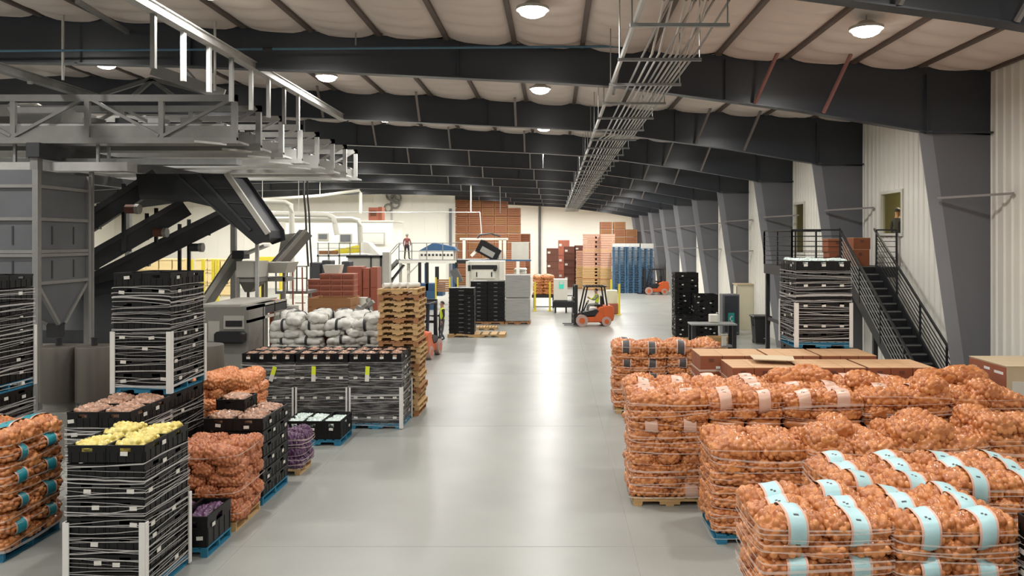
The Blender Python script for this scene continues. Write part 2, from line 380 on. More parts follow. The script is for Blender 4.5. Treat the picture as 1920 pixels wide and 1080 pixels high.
# ------------------------------------------------------------------ bags of onions
def bag_mesh(name, seed, L, Wd, H, onion, mats, band=None, nu=66, nv=100, amp=.9):
    """a net bag: a pillow whose surface is pushed out by the onions in it; tone = one value for each onion"""
    r = np.random.default_rng(seed)
    u = np.linspace(.02, PI - .02, nu); v = np.linspace(0, 2 * PI, nv, endpoint=False)
    U, V = np.meshgrid(u, v, indexing='ij')
    sp = lambda t, e: np.sign(t) * np.abs(t) ** e
    ex, ey = .55, .75
    X = -L / 2 * sp(np.cos(U), .8); R = np.sin(U) ** ex
    Yv = Wd / 2 * R * sp(np.cos(V), ey); Z = H / 2 * R * sp(np.sin(V), ey)
    P = np.stack([X, Yv, Z], -1).reshape(-1, 3)
    P[:, 2] += .018 * np.sin(P[:, 0] * 9 + seed) ; P[:, 1] += .012 * np.sin(P[:, 0] * 11 + 2 * seed)
    # onion centres on the surface, spread by dart throwing
    cand = P[r.permutation(len(P))]; C = []
    for c in cand:
        if all((c[0] - d[0]) ** 2 + (c[1] - d[1]) ** 2 + (c[2] - d[2]) ** 2 > (onion * .93) ** 2 for d in C): C.append(c)
    C = np.array(C); D = np.linalg.norm(P[:, None, :] - C[None], axis=2); k = D.argmin(1); dm = D.min(1)
    ro = onion * .6; h = np.sqrt(np.maximum(ro * ro - dm * dm, 0)) - ro * .5
    G = P.reshape(nu, nv, 3); N = np.cross(np.gradient(G, axis=0), np.roll(G, -1, 1) - np.roll(G, 1, 1)).reshape(-1, 3); N /= np.linalg.norm(N, axis=1)[:, None] + 1e-9
    N *= np.sign((N * P).sum(1))[:, None]
    h = h * np.clip(np.sin(U).reshape(-1) * 3, 0, 1)
    Q = P + N * h[:, None] * amp
    tone = r.uniform(.0, .75, len(C))[k]
    me_b = MB(); fs = []; mi = []
    for i in range(nu - 1):
        for j in range(nv):
            fs.append((i * nv + j, i * nv + (j + 1) % nv, (i + 1) * nv + (j + 1) % nv, (i + 1) * nv + j)); mi.append(0)
    fs += [tuple(range(nv - 1, -1, -1)), tuple(range((nu - 1) * nv, nu * nv))]; mi += [0, 0]
    me = bpy.data.meshes.new(name); me.from_pydata(Q.tolist(), [], fs)
    for m in mats: me.materials.append(MATS[m])
    me.polygons.foreach_set('use_smooth', [True] * len(me.polygons))
    a = me.attributes.new('tone', 'FLOAT', 'POINT'); a.data.foreach_set('value', tone.astype(np.float32))
    bands = None
    if band:                                     # a printed sleeve round the bag, with edge lines and a little print
        b0, b1 = band; vs = []; bf = []; bmi = []; us = np.linspace(b0, b1, 9); vv = np.linspace(0, 2 * PI, 49)[:-1]
        for x in us:
            uu = math.acos(-sp(np.array(x * 2 / L), 1.25)); RR = math.sin(uu) ** ex
            for t in vv:
                bul = 1.0 + onion * .36 * (1 / (Wd / 2) if 0 else 1)
                vs.append((x, (Wd / 2 + .024) * RR * float(sp(np.array(math.cos(t)), ey)) + .012 * math.sin(x * 11 + 2 * seed), (H / 2 + .024) * RR * float(sp(np.array(math.sin(t)), ey)) + .018 * math.sin(x * 9 + seed)))
        for i in range(8):
            for j in range(48):
                bf.append((i * 48 + j, i * 48 + (j + 1) % 48, (i + 1) * 48 + (j + 1) % 48, (i + 1) * 48 + j))
                bmi.append(2 if i in (0, 7) else (1 if i in (3, 4) and j in (8, 9, 33, 34, 41, 28, 16) and (i + j) % 3 else 0))
        bands = (vs, bf, bmi)
    return me, bands
def band_mesh(name, b, col, edge='band_edge'):
    me = bpy.data.meshes.new(name); me.from_pydata(b[0], [], b[1])
    for m in (col, 'print_dark', edge): me.materials.append(MATS[m])
    me.polygons.foreach_set('material_index', b[2]); me.polygons.foreach_set('use_smooth', [True] * len(b[1])); return me
BAGS = []
for s in range(5):
    BAGS.append(bag_mesh('onion_bag', 20 + s, .68, .44, .23, .072, ['onion'], band=(-.12 + .02 * (s % 3), .09 + .02 * (s % 3))))
BAND = {c: [band_mesh('label_band', b[1], c) for b in BAGS] for c in ('band_blue', 'band_teal', 'band_dark', 'band_clear')}
LOW, _ = bag_mesh('bag_low', 5, .64, .41, .21, .13, ['onion'], nu=12, nv=14, amp=.2)
LOWV = np.array([v.co[:] for v in LOW.vertices]); LOWF = [tuple(p.vertices) for p in LOW.polygons]
def bag_set(name, seed, mat, n=3, L=.68, Wd=.44, H=.23, onion=.07, **k):
    return [bag_mesh(name, seed + i, L, Wd, H, onion, [mat], **k)[0] for i in range(n)]
NETS = bag_set('onion_net_bag', 60, 'onion_net', onion=.055)
WHITES = bag_set('white_sack', 70, 'white_sack', onion=.2, nu=36, nv=44, amp=.35)
STRAP = [band_mesh('strap', bag_mesh('t', 70 + i, .68, .44, .23, .12, ['white_sack'], band=(-.03, .03), nu=12, nv=14)[1], 'strap_dark', 'strap_dark') for i in range(3)]
YELS = bag_set('yellow_produce_bag', 80, 'yellow_produce', 2, .5, .34, .17, .075, nu=40, nv=56)
BRNS = bag_set('brown_produce_bag', 84, 'brown_produce', 2, .5, .34, .17, .07, nu=40, nv=56)
PURS = bag_set('purple_onion_bag', 88, 'onion_red', 2, .5, .34, .17, .075, nu=40, nv=56)
PALS = bag_set('pale_produce_bag', 92, 'pale_produce', 2, .5, .34, .17, .06, nu=40, nv=56)
ORGS = bag_set('orange_net_bag', 96, 'orange_net', 3, .68, .44, .23, .05)
FILL_V, FILL_F, FILL_T = [], [], []
def bag_stack(x0, x1, y0, y1, z0, layers, lh, label, group, meshes=None, bands=None, side=-1, lmin=0, nx=2, ny=3, alt=True, jit=.02, name='onion_bag', cat='bag', extra=0, front=True):
    """layers of bags; those in the front row, on the aisle side and on top are things, the inner and hidden ones go into one filler"""
    for l in range(layers + (1 if extra else 0)):
        a, b, rot = (nx, ny, 0) if (not alt or l % 2 == layers % 2 ^ 1) else (ny, nx, PI / 2)
        top = l >= layers - 1
        for ix in range(a):
            for iy in range(b):
                if l == layers and random.random() > extra: continue
                cx = x0 + (ix + .5) * (x1 - x0) / a; cy = y0 + (iy + .5) * (y1 - y0) / b; cz = z0 + (l + .5) * lh
                edge = (iy == 0 and front) or (ix == 0 and side < 0) or (ix == a - 1 and side > 0)
                sx = ((x1 - x0) / a if rot == 0 else (y1 - y0) / b) / .66; sy = ((y1 - y0) / b if rot == 0 else (x1 - x0) / a) / .42
                cx += random.uniform(-jit, jit); cy += random.uniform(-jit, jit); rz = rot + random.uniform(-.08, .08) + (PI if random.random() < .5 else 0)
                sz = lh / .185 * random.uniform(.95, 1.12) * (1.3 if l >= layers - 1 else 1); cz += .02 * (l >= layers - 1)
                if (top or edge) and l >= lmin:
                    k = random.randrange(len(meshes) if meshes else 5)
                    o = link(name, (meshes[k] if meshes else BAGS[k][0]), None, (cx, cy, cz), rz, (sx * 1.04, sy * 1.04, sz))
                    o.rotation_euler.x = random.uniform(-.07, .07) * (2 if top else 1); o.rotation_euler.y = random.uniform(-.06, .06)
                    tag(o, '%s, %s, in %s' % (label[0], (layerw(l, layers) if l < layers else 'laid on top') + (', ' + posw(ix, iy, a, b) if a * b > 1 else ''), label[1]), cat, group)
                    if bands and (rot == 0 or bands == 'band_teal') and (bands != 'band_dark' and bands != 'band_clear' or random.random() < .6):
                        link('label_band', BAND[bands][k], o)
                    if meshes is WHITES: link('strap', STRAP[k], o)
                else:
                    c, s = math.cos(rz), math.sin(rz); A = LOWV * np.array([sx, sy, sz]); n = len(FILL_V)
                    FILL_V.extend([(cx + c * p[0] - s * p[1], cy + s * p[0] + c * p[1], cz + p[2]) for p in A]); FILL_F.extend([tuple(i + n for i in f) for f in LOWF])
                    FILL_T.extend([random.uniform(.1, .6)] * len(A))
# ------------------------------------------------------------------ stretch wrap
def wrap(x0, x1, y0, y1, z0, z1, n, label, mat='film', r=.02, out=.02, slope=.1, wmin=.003, wmax=.014, sag=.0, group='stretch wrap round the pallet loads', full=None):
    vs = []; fs = []; X0, X1, Y0, Y1_ = x0 - out, x1 + out, y0 - out, y1 + out
    path = []
    for cx, cy, a0 in ((X1 - r, Y1_ - r, 0), (X0 + r, Y1_ - r, PI / 2), (X0 + r, Y0 + r, PI), (X1 - r, Y0 + r, 1.5 * PI)):
        for k in range(3): t = a0 + k * PI / 4; path.append((cx + r * math.cos(t), cy + r * math.sin(t), 1))
    pts = []
    m = len(path)
    for i in range(m):
        a, b = path[i], path[(i + 1) % m]; d = math.hypot(b[0] - a[0], b[1] - a[1]); q = 6 if d > .3 else 1
        for k in range(q): pts.append((a[0] + (b[0] - a[0]) * k / q, a[1] + (b[1] - a[1]) * k / q, math.sin(PI * k / q) if q > 1 else 0))
    for l in range(n):
        zc = z0 + (z1 - z0) * (l + random.random()) / n; w = random.uniform(wmin, wmax) * (2.2 if random.random() < .15 else 1)
        f1, f2 = random.uniform(-slope, slope), random.uniform(-slope, slope); ph = random.uniform(0, 6); base = len(vs)
        o = random.uniform(0, .012)
        for i, (x, y, s) in enumerate(pts):
            t = 2 * PI * i / len(pts)
            z = zc + f1 * math.cos(t + ph) * .5 + f2 * math.sin(2 * t + ph) * .4 - sag * s + random.uniform(-.004, .004)
            z = min(max(z, z0), z1); dx = (x - (X0 + X1) / 2); dy = (y - (Y0 + Y1_) / 2)
            x2 = x + math.copysign(o, dx) - sag * .25 * s * 0; y2 = y + math.copysign(o, dy)
            vs += [(x2, y2, z - w / 2), (x2, y2, z + w / 2)]
        q = len(pts)
        for i in range(q): j = (i + 1) % q; fs.append((base + 2 * i, base + 2 * j, base + 2 * j + 1, base + 2 * i + 1))
    o = MB().add(vs, fs).build('stretch_wrap', mat)
    tag(o, label, 'plastic wrap', group)
    if full:
        base = 0; q = len(pts); v2 = [(x, y, full[0]) for x, y, s in pts] + [(x, y, full[1]) for x, y, s in pts]
        MB().add(v2, [(i, (i + 1) % q, (i + 1) % q + q, i + q) for i in range(q)]).build('film_sheet', full[2], o)
    return o
# ------------------------------------------------------------------ pallets
PAL = {}
def pallet_meshes(mat):
    if mat in PAL: return PAL[mat]
    w, d = 1.0, 1.2                                   # nominal, scaled when placed; stringers run along x
    st = [(-.5, .022), (-.38, .022), (-.38, .065), (-.36, .075), (-.16, .075), (-.14, .065), (-.14, .022), (.14, .022), (.14, .065), (.16, .075), (.36, .075), (.38, .065), (.38, .022), (.5, .022), (.5, .118), (-.5, .118)]
    a = MB().prism(st, 'y', -.02, .02).mesh('stringer', mat)
    b = MB().box(-.055, .055, -.6, .6, .118, .14).mesh('deck_board', mat)
    c = MB().box(-.055, .055, -.6, .6, 0, .022).mesh('bottom_board', mat)
    PAL[mat] = (a, b, c); return PAL[mat]
def pallet(x0, x1, y0, y1, z0, mat, label, group=None, rz=0, cat='pallet', name='pallet'):
    a, b, c = pallet_meshes(mat); sx, sy = (x1 - x0), (y1 - y0) / 1.2
    t = thing(name, label, cat, ((x0 + x1) / 2, (y0 + y1) / 2, z0), rz, group); t.scale = (sx, sy, 1)
    for y in (-.57, 0, .57): link('stringer', a, t, (0, y, 0))
    for k in range(7): link('deck_board', b, t, (-.445 + k * .89 / 6, 0, 0))
    for x in (-.445, 0, .445): link('bottom_board', c, t, (x, 0, 0))
    return t
# ------------------------------------------------------------------ crates
CR = {}
def crate_mesh(w, d, h, mat='crate'):
    k = (round(w, 3), round(d, 3), round(h, 3), mat)
    if k in CR: return CR[k]
    m = MB(); t = .014; w2, d2 = w / 2 - .006, d / 2 - .006; rim = h * .16
    m.box(-w2, w2, -d2, d2, .008, .022)
    for s in (-1, 1):
        m.box(-w2, w2, s * d2 - t / 2, s * d2 + t / 2, .01, h * .62); m.box(s * w2 - t / 2, s * w2 + t / 2, -d2, d2, .01, h * .62)
        for a, b in ((-w2, -w2 * .3), (w2 * .3, w2)): m.box(a, b, s * d2 - t / 2, s * d2 + t / 2, h * .62, h - rim)
        for a, b in ((-d2, -d2 * .25), (d2 * .25, d2)): m.box(s * w2 - t / 2, s * w2 + t / 2, a, b, h * .62, h - rim)
        m.box(-w2 - .006, w2 + .006, s * d2 - .012, s * d2 + .012, h - rim, h - .004); m.box(s * w2 - .012, s * w2 + .012, -d2, d2, h - rim, h - .004)
        for q in range(5):
            x = -w2 + .03 + q * (2 * w2 - .06) / 4; m.box(x - .01, x + .01, s * (d2 + .009) - .004, s * (d2 + .009) + .004, .01, h * .6)
            y = -d2 + .03 + q * (2 * d2 - .06) / 4; m.box(s * (w2 + .009) - .004, s * (w2 + .009) + .004, y - .01, y + .01, .01, h * .6)
    CR[k] = m.mesh('plastic_crate', mat); return CR[k]
STK = MB().box(-.045, .045, -.004, .004, -.026, .026).mesh('sticker', 'sticker')
STKX = MB().box(-.004, .004, -.045, .045, -.026, .026).mesh('sticker', 'sticker')
CFV, CFF = [], []
def crate_stack(x0, x1, y0, y1, z0, layers, lh, nx, ny, desc, side=1, wrapped=True, posts=True, pal='blue_pallet', fill=None, stuff=0, nwrap=26, pname=None, group=None, stick=.55, film='film', ph=1.0, mat='crate', name='plastic_crate', fullfilm=False, lwrap=1, allfront=False):
    """crates in nx by ny columns on a pallet; the first `stuff` layers go to the joined hidden crates"""
    group = group or 'crates in ' + desc
    if pal: pallet(x0, x1, y0, y1, z0, pal, '%s pallet under %s' % ('blue' if 'blue' in pal else 'pale wooden', desc), 'pallets under the crate stacks'); zb = z0 + .145
    else: zb = z0
    w, d = (x1 - x0) / nx, (y1 - y0) / ny; me = crate_mesh(w, d, lh, mat); c = []
    for l in range(layers):
        for ix in range(nx):
            for iy in range(ny):
                p = (x0 + (ix + .5) * w + random.uniform(-.004, .004), y0 + (iy + .5) * d + random.uniform(-.004, .004), zb + l * lh)
                if l < stuff or (l < layers - 1 and iy > 0 and not (side > 0 and ix == nx - 1 or side < 0 and ix == 0)):
                    n = len(CFV); CFV.extend([(v.co.x + p[0], v.co.y + p[1], v.co.z + p[2]) for v in me.vertices]); CFF.extend([tuple(i + n for i in f.vertices) for f in me.polygons]); continue
                o = link(name, me, None, p); tag(o, 'black crate, %s, %s, in %s' % (layerw(l, layers), posw(ix, iy, nx, ny), desc), 'crate', group)
                if iy == 0 and (allfront and l % 2 == (layers - 1) % 2 or not allfront and random.random() < stick): link('sticker', STK, o, (0 if allfront else random.uniform(-.4, .4) * w, -d / 2 - .016, lh * .55 if allfront else random.uniform(.3, .7) * lh)).rotation_euler.y = random.uniform(-.12, .12)
                if (ix == nx - 1 if side > 0 else ix == 0) and random.random() < stick: link('sticker', STKX, o, (side * (w / 2 + .016), random.uniform(-.35, .35) * d, random.uniform(.3, .7) * lh))
                if l == layers - 1 and fill:
                    fl, fm, flab = fill
                    for q in range(2):
                        b = link(fl, fm[(ix + iy + q) % len(fm)], None, (p[0] + random.uniform(-.02, .02), p[1] + (q - .5) * d * .42, p[2] + lh * (random.uniform(.7, .86) if w * d > .2 else random.uniform(.5, .62))), random.uniform(-.2, .2), (w / .56, d / .82, 1)); tag(b, '%s, %s, %s half' % (flab, posw(ix, iy, nx, ny), ('front', 'rear')[q]), 'bag', 'bags of produce in the top crates of ' + desc)
    zt = zb + layers * lh
    if wrapped: wrap(x0, x1, y0, y1, z0 + .06 + stuff * lh, zt - lwrap * lh + .02, nwrap, 'clear stretch wrap strands round ' + desc, film, full=(z0 + .08, zt - lh + .03, 'film_thin') if fullfilm else None)
    if posts:
        for (x, y) in ((x0, y0), (x1, y0), (x1, y1) if side > 0 else (x0, y1)):
            sx = 1 if x == x1 else -1; sy = 1 if y == y1 else -1; m = MB(); t = .008; q = .075; e = .034
            m.box(min(x + sx * e, x + sx * (e - q)), max(x + sx * e, x + sx * (e - q)), y + sy * e - t, y + sy * e + t, z0 + .02, z0 + ph)
            m.box(x + sx * e - t, x + sx * e + t, min(y + sy * e, y + sy * (e - q)), max(y + sy * e, y + sy * (e - q)), z0 + .02, z0 + ph)
            p = thing('corner_board', 'white corner board, %s corner of %s' % (('front' if y == y0 else 'back') + ' ' + ('left' if x == x0 else 'right'), desc), 'corner board', (x, y, z0 + .02), 0, 'corner boards on ' + desc); part(p, 'angle', m, 'post_white')
    return zt

# ================================================================== goods right of the aisle
def onions(x0, x1, y0, y1, layers, lh, desc, bands=None, lmin=0, side=-1, pal='wood', z0=0, nw=10, extra=0, alt=True, meshes=None, name='onion_bag', what='onion bag', jit=.02, front=True, nx=2, ny=3):
    if pal: pallet(x0 + .04, x1 - .04, y0 + .03, y1 - .03, z0, pal, '%s pallet under %s' % ('blue' if 'blue' in pal else 'pale wooden', desc), 'pallets under the onion bags')
    bag_stack(x0, x1, y0, y1, z0 + .15, layers, lh, (what, desc), 'bags in ' + desc, meshes, bands, side, lmin, nx, ny, alt, jit, name, extra=extra, front=front)
    if nw: wrap(x0, x1, y0, y1, z0 + .1 + lmin * lh, z0 + .15 + layers * lh, nw, 'stretch wrap strands round ' + desc, 'film_pink', r=.1, out=.035, slope=.1, wmin=.006, wmax=.02, sag=.02)
# front blue-label stacks
onions(2.13, 3.43, 7.84, 9.0, 8, .182, 'the front blue-label stack beside the aisle', 'band_blue', lmin=3, nw=16)
onions(3.48, 4.7, 7.84, 9.0, 8, .18, 'the blue-label stack at bottom right corner', 'band_blue', lmin=4, nw=12, side=0)
onions(3.3, 4.6, 9.08, 10.25, 8, .184, 'the blue-label stack behind the front pair', 'band_blue', lmin=5, nw=12)
onions(4.65, 5.95, 9.08, 10.25, 8, .186, 'the blue-label stack at right picture edge', 'band_blue', lmin=5, nw=10, side=0)
# second row, lower stacks
onions(2.36, 3.72, 11.4, 12.6, 7, .182, 'the aisle-side stack on a blue pallet', None, pal='blue_pallet', nw=16, extra=.15, jit=.03)
for k, (a, b, l, w) in enumerate([(3.76, 5.05, 7, 'second'), (5.1, 6.4, 7, 'third'), (6.45, 7.8, 7, 'fourth')]):
    onions(a, b, 11.3 + .1 * k, 12.5 + .1 * k, l, .185 + .008 * k, 'the %s unlabelled middle-row stack' % w, None, lmin=5, nw=6, side=0, extra=.3, jit=.04)
# third row: tall stacks
onions(1.3, 2.6, 13.05, 14.1, 9, .185, 'the tall aisle-side stack on pale wood', 'band_clear', nw=20)
for k, (a, b, w, e, h) in enumerate([(2.64, 3.86, 'second', 0, .187), (3.9, 5.2, 'third', 0, .187), (5.25, 6.7, 'fourth, highest', .6, .19), (6.75, 7.95, 'fifth', .2, .185)]):
    onions(a, b, 13.05, 14.1, 9, h, 'the %s tall back-row stack' % w, 'band_clear' if k != 3 else None, lmin=7, nw=5, side=0, extra=e, jit=.035)
for k, (a, b, w, e) in enumerate([(1.32, 2.55, 'aisle side', 0), (2.6, 3.95, 'second', 0), (4.0, 5.1, 'third', .6), (5.2, 6.6, 'fourth', .3), (6.7, 8.0, 'fifth', .5)]):
    onions(a, b, 14.14, 14.95, 9, .187, 'the %s stack just before the cartons' % w, 'band_clear', lmin=8, nw=3, side=0, extra=e, jit=.04, ny=2)
onions(1.55, 2.9, 20.0, 21.1, 9, .178, 'the farthest onion stack by the aisle', 'band_dark', nw=10)
onions(2.95, 4.3, 20.0, 21.1, 9, .178, 'the onion stack left of the carton pallets', 'band_dark', lmin=5, nw=6, side=0)
# black crates at the right picture edge
crate_stack(4.76, 5.7, 6.9, 7.95, 0, 7, .222, 2, 2, 'the stack at the lower right edge', side=-1, posts=False, stuff=4, nwrap=12)
# cartons
def carton_mesh(w, d, h):
    m = MB(); m.box(-w / 2, w / 2, -d / 2, d / 2, 0, h - .004, 0)
    m.box(-w / 2 - .002, w / 2 + .002, -d / 2 - .002, -.004, h - .012, h, 1); m.box(-w / 2 - .002, w / 2 + .002, .004, d / 2 + .002, h - .012, h, 1)
    m.box(-.05, .05, -d / 2 - .006, -d / 2, h * .62, h * .8, 2)
    return m.mesh('carton', ['carton_side', 'carton', 'brown_dark'])
def carton_stack(x0, x1, y0, y1, layers, lh, desc, side=-1, nx=3, ny=2):
    pallet(x0, x1, y0, y1, 0, 'wood_old', 'wooden pallet under ' + desc, 'pallets under the cartons')
    w, d = (x1 - x0) / nx, (y1 - y0) / ny; me = carton_mesh(w - .012, d - .012, lh - .004)
    for l in range(layers):
        for ix in range(nx):
            for iy in range(ny):
                if l < layers - 4 and not (iy == 0 or ix == 0): continue
                o = link('carton', me, None, (x0 + (ix + .5) * w, y0 + (iy + .5) * d, .145 + l * lh)); tag(o, 'carton, %s, %s, on %s' % (layerw(l, layers), posw(ix, iy, nx, ny), desc), 'carton', 'cartons in ' + desc)
                if iy == 0 and l == layers - 1: link('sticker', STK, o, (w * .3, -d / 2 - .004, lh * .22))
    wrap(x0, x1, y0, y1, .1, .145 + layers * lh - lh * .55, 9, 'stretch wrap round ' + desc, 'film_pink', wmin=.01, wmax=.05, slope=.03)
CZ0 = (2.02 - .145) / 6
for k, (a, b, w) in enumerate([(3.46, 4.74, 'the left front carton pallet'), (4.8, 6.06, 'the middle front carton pallet'), (6.12, 7.4, 'the right front carton pallet by the stairs')]):
    carton_stack(a, b, 15.05, 16.12, 6, CZ0, w)
for k, (a, b, w) in enumerate([(3.05, 4.45, 'the left rear carton pallet'), (4.5, 5.55, 'the middle rear carton pallet'), (5.6, 6.75, 'the right rear carton pallet')]):
    carton_stack(a, b, 16.2, 17.25, 6, CZ0 + .01, w)
fl = MB().prism([(4.0, 15.5), (4.75, 15.3), (4.9, 15.9), (4.05, 16.1)], 'z', 2.1, 2.115); fl = fl.build('cardboard_sheet', 'box_pale'); tag(fl, 'pale loose cardboard sheet lying on the front cartons', 'cardboard')
# upper crate stack in front of the mezzanine, standing on a hidden one
zt = crate_stack(5.44, 6.66, 17.4, 18.6, 0, 8, .24, 3, 2, 'the lower stack hidden behind the cartons', side=-1, wrapped=False, posts=False, stuff=8)
crate_stack(5.44, 6.66, 17.4, 18.6, zt, 8, .228, 3, 2, 'the tall stack before the stair landing', side=-1, nwrap=40, ph=1.02, allfront=True, fill=('pale_produce_bag', PALS, 'pale bag in top crates before the stair landing'))
# large box at the right edge
xb0, xb1, yb0, yb1, zb = 8.42, 9.7, 14.4, 15.7, 2.14
bx = thing('shipping_box', 'large red-brown shipping box with pale front by the right wall', 'box', (9.06, 15.05, 0))
part(bx, 'body', MB().box(xb0, xb1, yb0, yb1, 0, zb), 'box_pale')
part(bx, 'printed_panel', MB().box(xb0 - .008, xb0, yb0 + .01, yb1 - .01, .02, zb - .02), 'box_red')
part(bx, 'lid_flap', MB().box(xb0 - .01, xb1 + .01, yb0 - .01, (yb0 + yb1) / 2 - .004, zb, zb + .008), 'box_pale'); part(bx, 'lid_flap', MB().box(xb0 - .01, xb1 + .01, (yb0 + yb1) / 2 + .004, yb1 + .01, zb, zb + .008), 'box_pale')
for (dy, dz, s, w) in ((.1, .12, .05, .3), (.55, .1, .05, .2), (1.0, .14, .16, .18), (.3, .42, .06, .1), (.62, .38, .1, .12), (.7, .6, .06, .08), (.95, .5, .06, .1), (.25, .7, .05, .12)):
    part(bx, 'print_mark', MB().box(xb0 - .012, xb0 - .008, yb0 + dy, yb0 + dy + w, zb - dz - s, zb - dz), 'box_pale' if s > .1 else 'post_white')
part(bx, 'sheet', MB().box(xb0 + .1, xb0 + .42, yb0 - .008, yb0, zb - .62, zb - .28), 'sticker')

# ================================================================== mezzanine and stairs
ZM = 3.72
mz = thing('mezzanine', 'black steel stair landing with bar railings against the right wall', 'landing', (8.3, 23.5, 0))
MX0, MX1, MY0, MY1 = 6.86, 9.9, 22.35, 25.3
part(mz, 'deck', MB().box(MX0, MX1, MY0, MY1, ZM - .06, ZM), 'dark_steel')
part(mz, 'fascia', MB().box(MX0 - .02, MX0, MY0, MY1, ZM - .3, ZM), 'dark_steel'); part(mz, 'fascia', MB().box(MX0, MX1, MY0 - .02, MY0, ZM - .3, ZM), 'dark_steel')
for x, y in ((MX0 + .08, MY0 + .1), (MX0 + .08, MY1 - .1), (9.3, MY0 + .1), (9.3, MY1 - .1)):
    part(mz, 'support_post', MB().box(x - .06, x + .06, y - .06, y + .06, 0, ZM - .3), 'black_metal')
part(mz, 'cross_beam', MB().box(MX0 + .05, MX0 + .11, MY0, MY1, 1.9, 2.0), 'dark_steel')
def rail(parent, p, q, posts, zs, r=.022):
    p = Vector(p); q = Vector(q)
    for k in range(posts):
        a = p.lerp(q, k / (posts - 1)); part(parent, 'rail_post', MB().box(a.x - .022, a.x + .022, a.y - .022, a.y + .022, a.z, a.z + 1.07), 'black_metal')
    for z in zs: part(parent, 'rail_bar', MB().bar((p.x, p.y, p.z + z), (q.x, q.y, q.z + z), .045 if z > 1 else .018), 'black_metal')
ZS = [.12 + .155 * k for k in range(6)] + [1.07]
rail(mz, (MX0, MY0, ZM), (MX0, MY1, ZM), 3, ZS); rail(mz, (MX0, MY0, ZM), (8.25, MY0, ZM), 3, ZS)
rail(mz, (MX0, MY1, ZM), (9.9, MY1, ZM), 4, ZS); rail(mz, (9.3, MY0, ZM), (9.88, MY0, ZM), 2, ZS)
stt = thing('staircase', 'black steel staircase with bar railings rising to the landing', 'stairs', (8.8, 17, 0))
SY0, SY1, SX0, SX1 = 16.9, 22.33, 8.28, 9.25
ns = 19
for k in range(ns):
    z = ZM * (k + 1) / (ns + 1); y = SY0 + (SY1 - SY0) * (k + .5) / ns
    part(stt, 'tread', MB().box(SX0, SX1, y - .14, y + .14, z - .035, z), 'dark_steel'); part(stt, 'nosing', MB().box(SX0 + .02, SX1 - .02, y - .16, y - .138, z - .03, z + .004), 'grey_metal')
    part(stt, 'riser', MB().box(SX0, SX1, y + .11, y + .13, z, z + ZM / (ns + 1) - .03), 'black_metal')
for x in (SX0 - .03, SX1):
    part(stt, 'stringer', MB().prism([(SY0 - .2, 0), (SY0 + .1, 0), (SY1, ZM - .2), (SY1, ZM + .1), (SY1 - .3, ZM + .02)], 'x', x, x + .03), 'black_metal')
for x in (SX0 - .02, SX1 + .02):
    for k in range(5):
        t = k / 4; y = SY0 + .05 + (SY1 - SY0 - .1) * t; z = ZM * t
        part(stt, 'rail_post', MB().box(x - .022, x + .022, y - .022, y + .022, z, z + 1.05), 'black_metal')
    for z in [.22 + .13 * k for k in range(6)]: part(stt, 'rail_bar', MB().bar((x, SY0 + .05, z), (x, SY1 - .05, ZM + z), .02), 'grey_metal' if x < 9 else 'dark_steel')
    part(stt, 'handrail', MB().bar((x, SY0 - .05, 1.05), (x, SY1 + .1, ZM + 1.1), .05), 'black_metal')
# cartons on the landing
for k, (x, y, z, w, h, l) in enumerate([(8.35, 23.0, ZM, .55, .42, 'brown carton on the landing floor at the stair top'), (8.33, 23.02, ZM + .42, .55, .4, 'upper brown carton on the landing at the stair top'), (9.15, 23.4, ZM, .55, .5, 'brown carton on the landing beside the wall'), (9.2, 23.4, ZM + .5, .5, .35, 'dark red carton on top of the stack by the landing wall')]):
    o = link('carton', carton_mesh(w, .5, h), None, (x, y, z)); tag(o, l, 'carton', 'cartons on the stair landing')

# ================================================================== floor items below the landing
for x0, x1, y0, z0, n, w in ((5.42, 6.35, 34.6, 0, 4, 'the low stack beside the far aisle'), (6.4, 7.4, 35.0, 0, 8, 'the stack beside the dark cabinet'), (5.65, 6.75, 36.3, 0, 12, 'the tall black stack near wall columns')):
    crate_stack(x0, x1, y0, y0 + 1.0, z0, n, .235, 2, 2, w, side=-1, posts=False, wrapped=False, pal='wood_old' if n != 4 else 'wood', stuff=0)
cb = thing('control_cabinet', 'dark grey cabinet with teal label near the beige wall box', 'cabinet', (8.1, 37.2, 0))
part(cb, 'body', MB().box(7.95, 8.75, 36.6, 37.3, .06, 1.92), 'column_grey', bevel=.01); part(cb, 'door_seam', MB().box(8.05, 8.7, 36.585, 36.6, .15, 1.85), 'frame_dark'); part(cb, 'plinth', MB().box(7.97, 8.73, 36.62, 37.28, 0, .06), 'black_metal')
s = part(cb, 'teal_label', MB().box(8.2, 8.5, 36.575, 36.585, .5, 1.05), 'teal'); rel(cb, MB().box(8.28, 8.42, 36.57, 36.575, .85, .9).box(8.28, 8.33, 36.57, 36.575, .65, .9).box(8.28, 8.42, 36.57, 36.575, .65, .7)).build('mark', 'post_white', s)
bb = thing('column_box', 'beige boxed-in column base below a cut grey column', 'wall box', (9.5, 39.2, 0))
part(bb, 'body', MB().box(9.15, 9.97, 38.7, 39.6, 0, 2.25), 'beige'); part(bb, 'cap', MB().box(9.1, 9.98, 38.65, 39.65, 2.25, 2.3), 'box_pale'); part(bb, 'pipe', MB().tube([(9.1, 38.66, 0), (9.1, 38.66, 2.2)], .025), 'grey_metal')
tc = thing('wheeled_bin', 'black wheeled waste bin by the landing posts', 'waste bin', (8.95, 33.6, 0))
part(tc, 'body', MB().frustum((8.68, 9.2, 33.35, 33.9, .05), (8.6, 9.3, 33.25, 33.98, 1.15)), 'bin_black'); part(tc, 'lid', MB().box(8.55, 9.35, 33.2, 34.02, 1.15, 1.23), 'black_metal', bevel=.02)
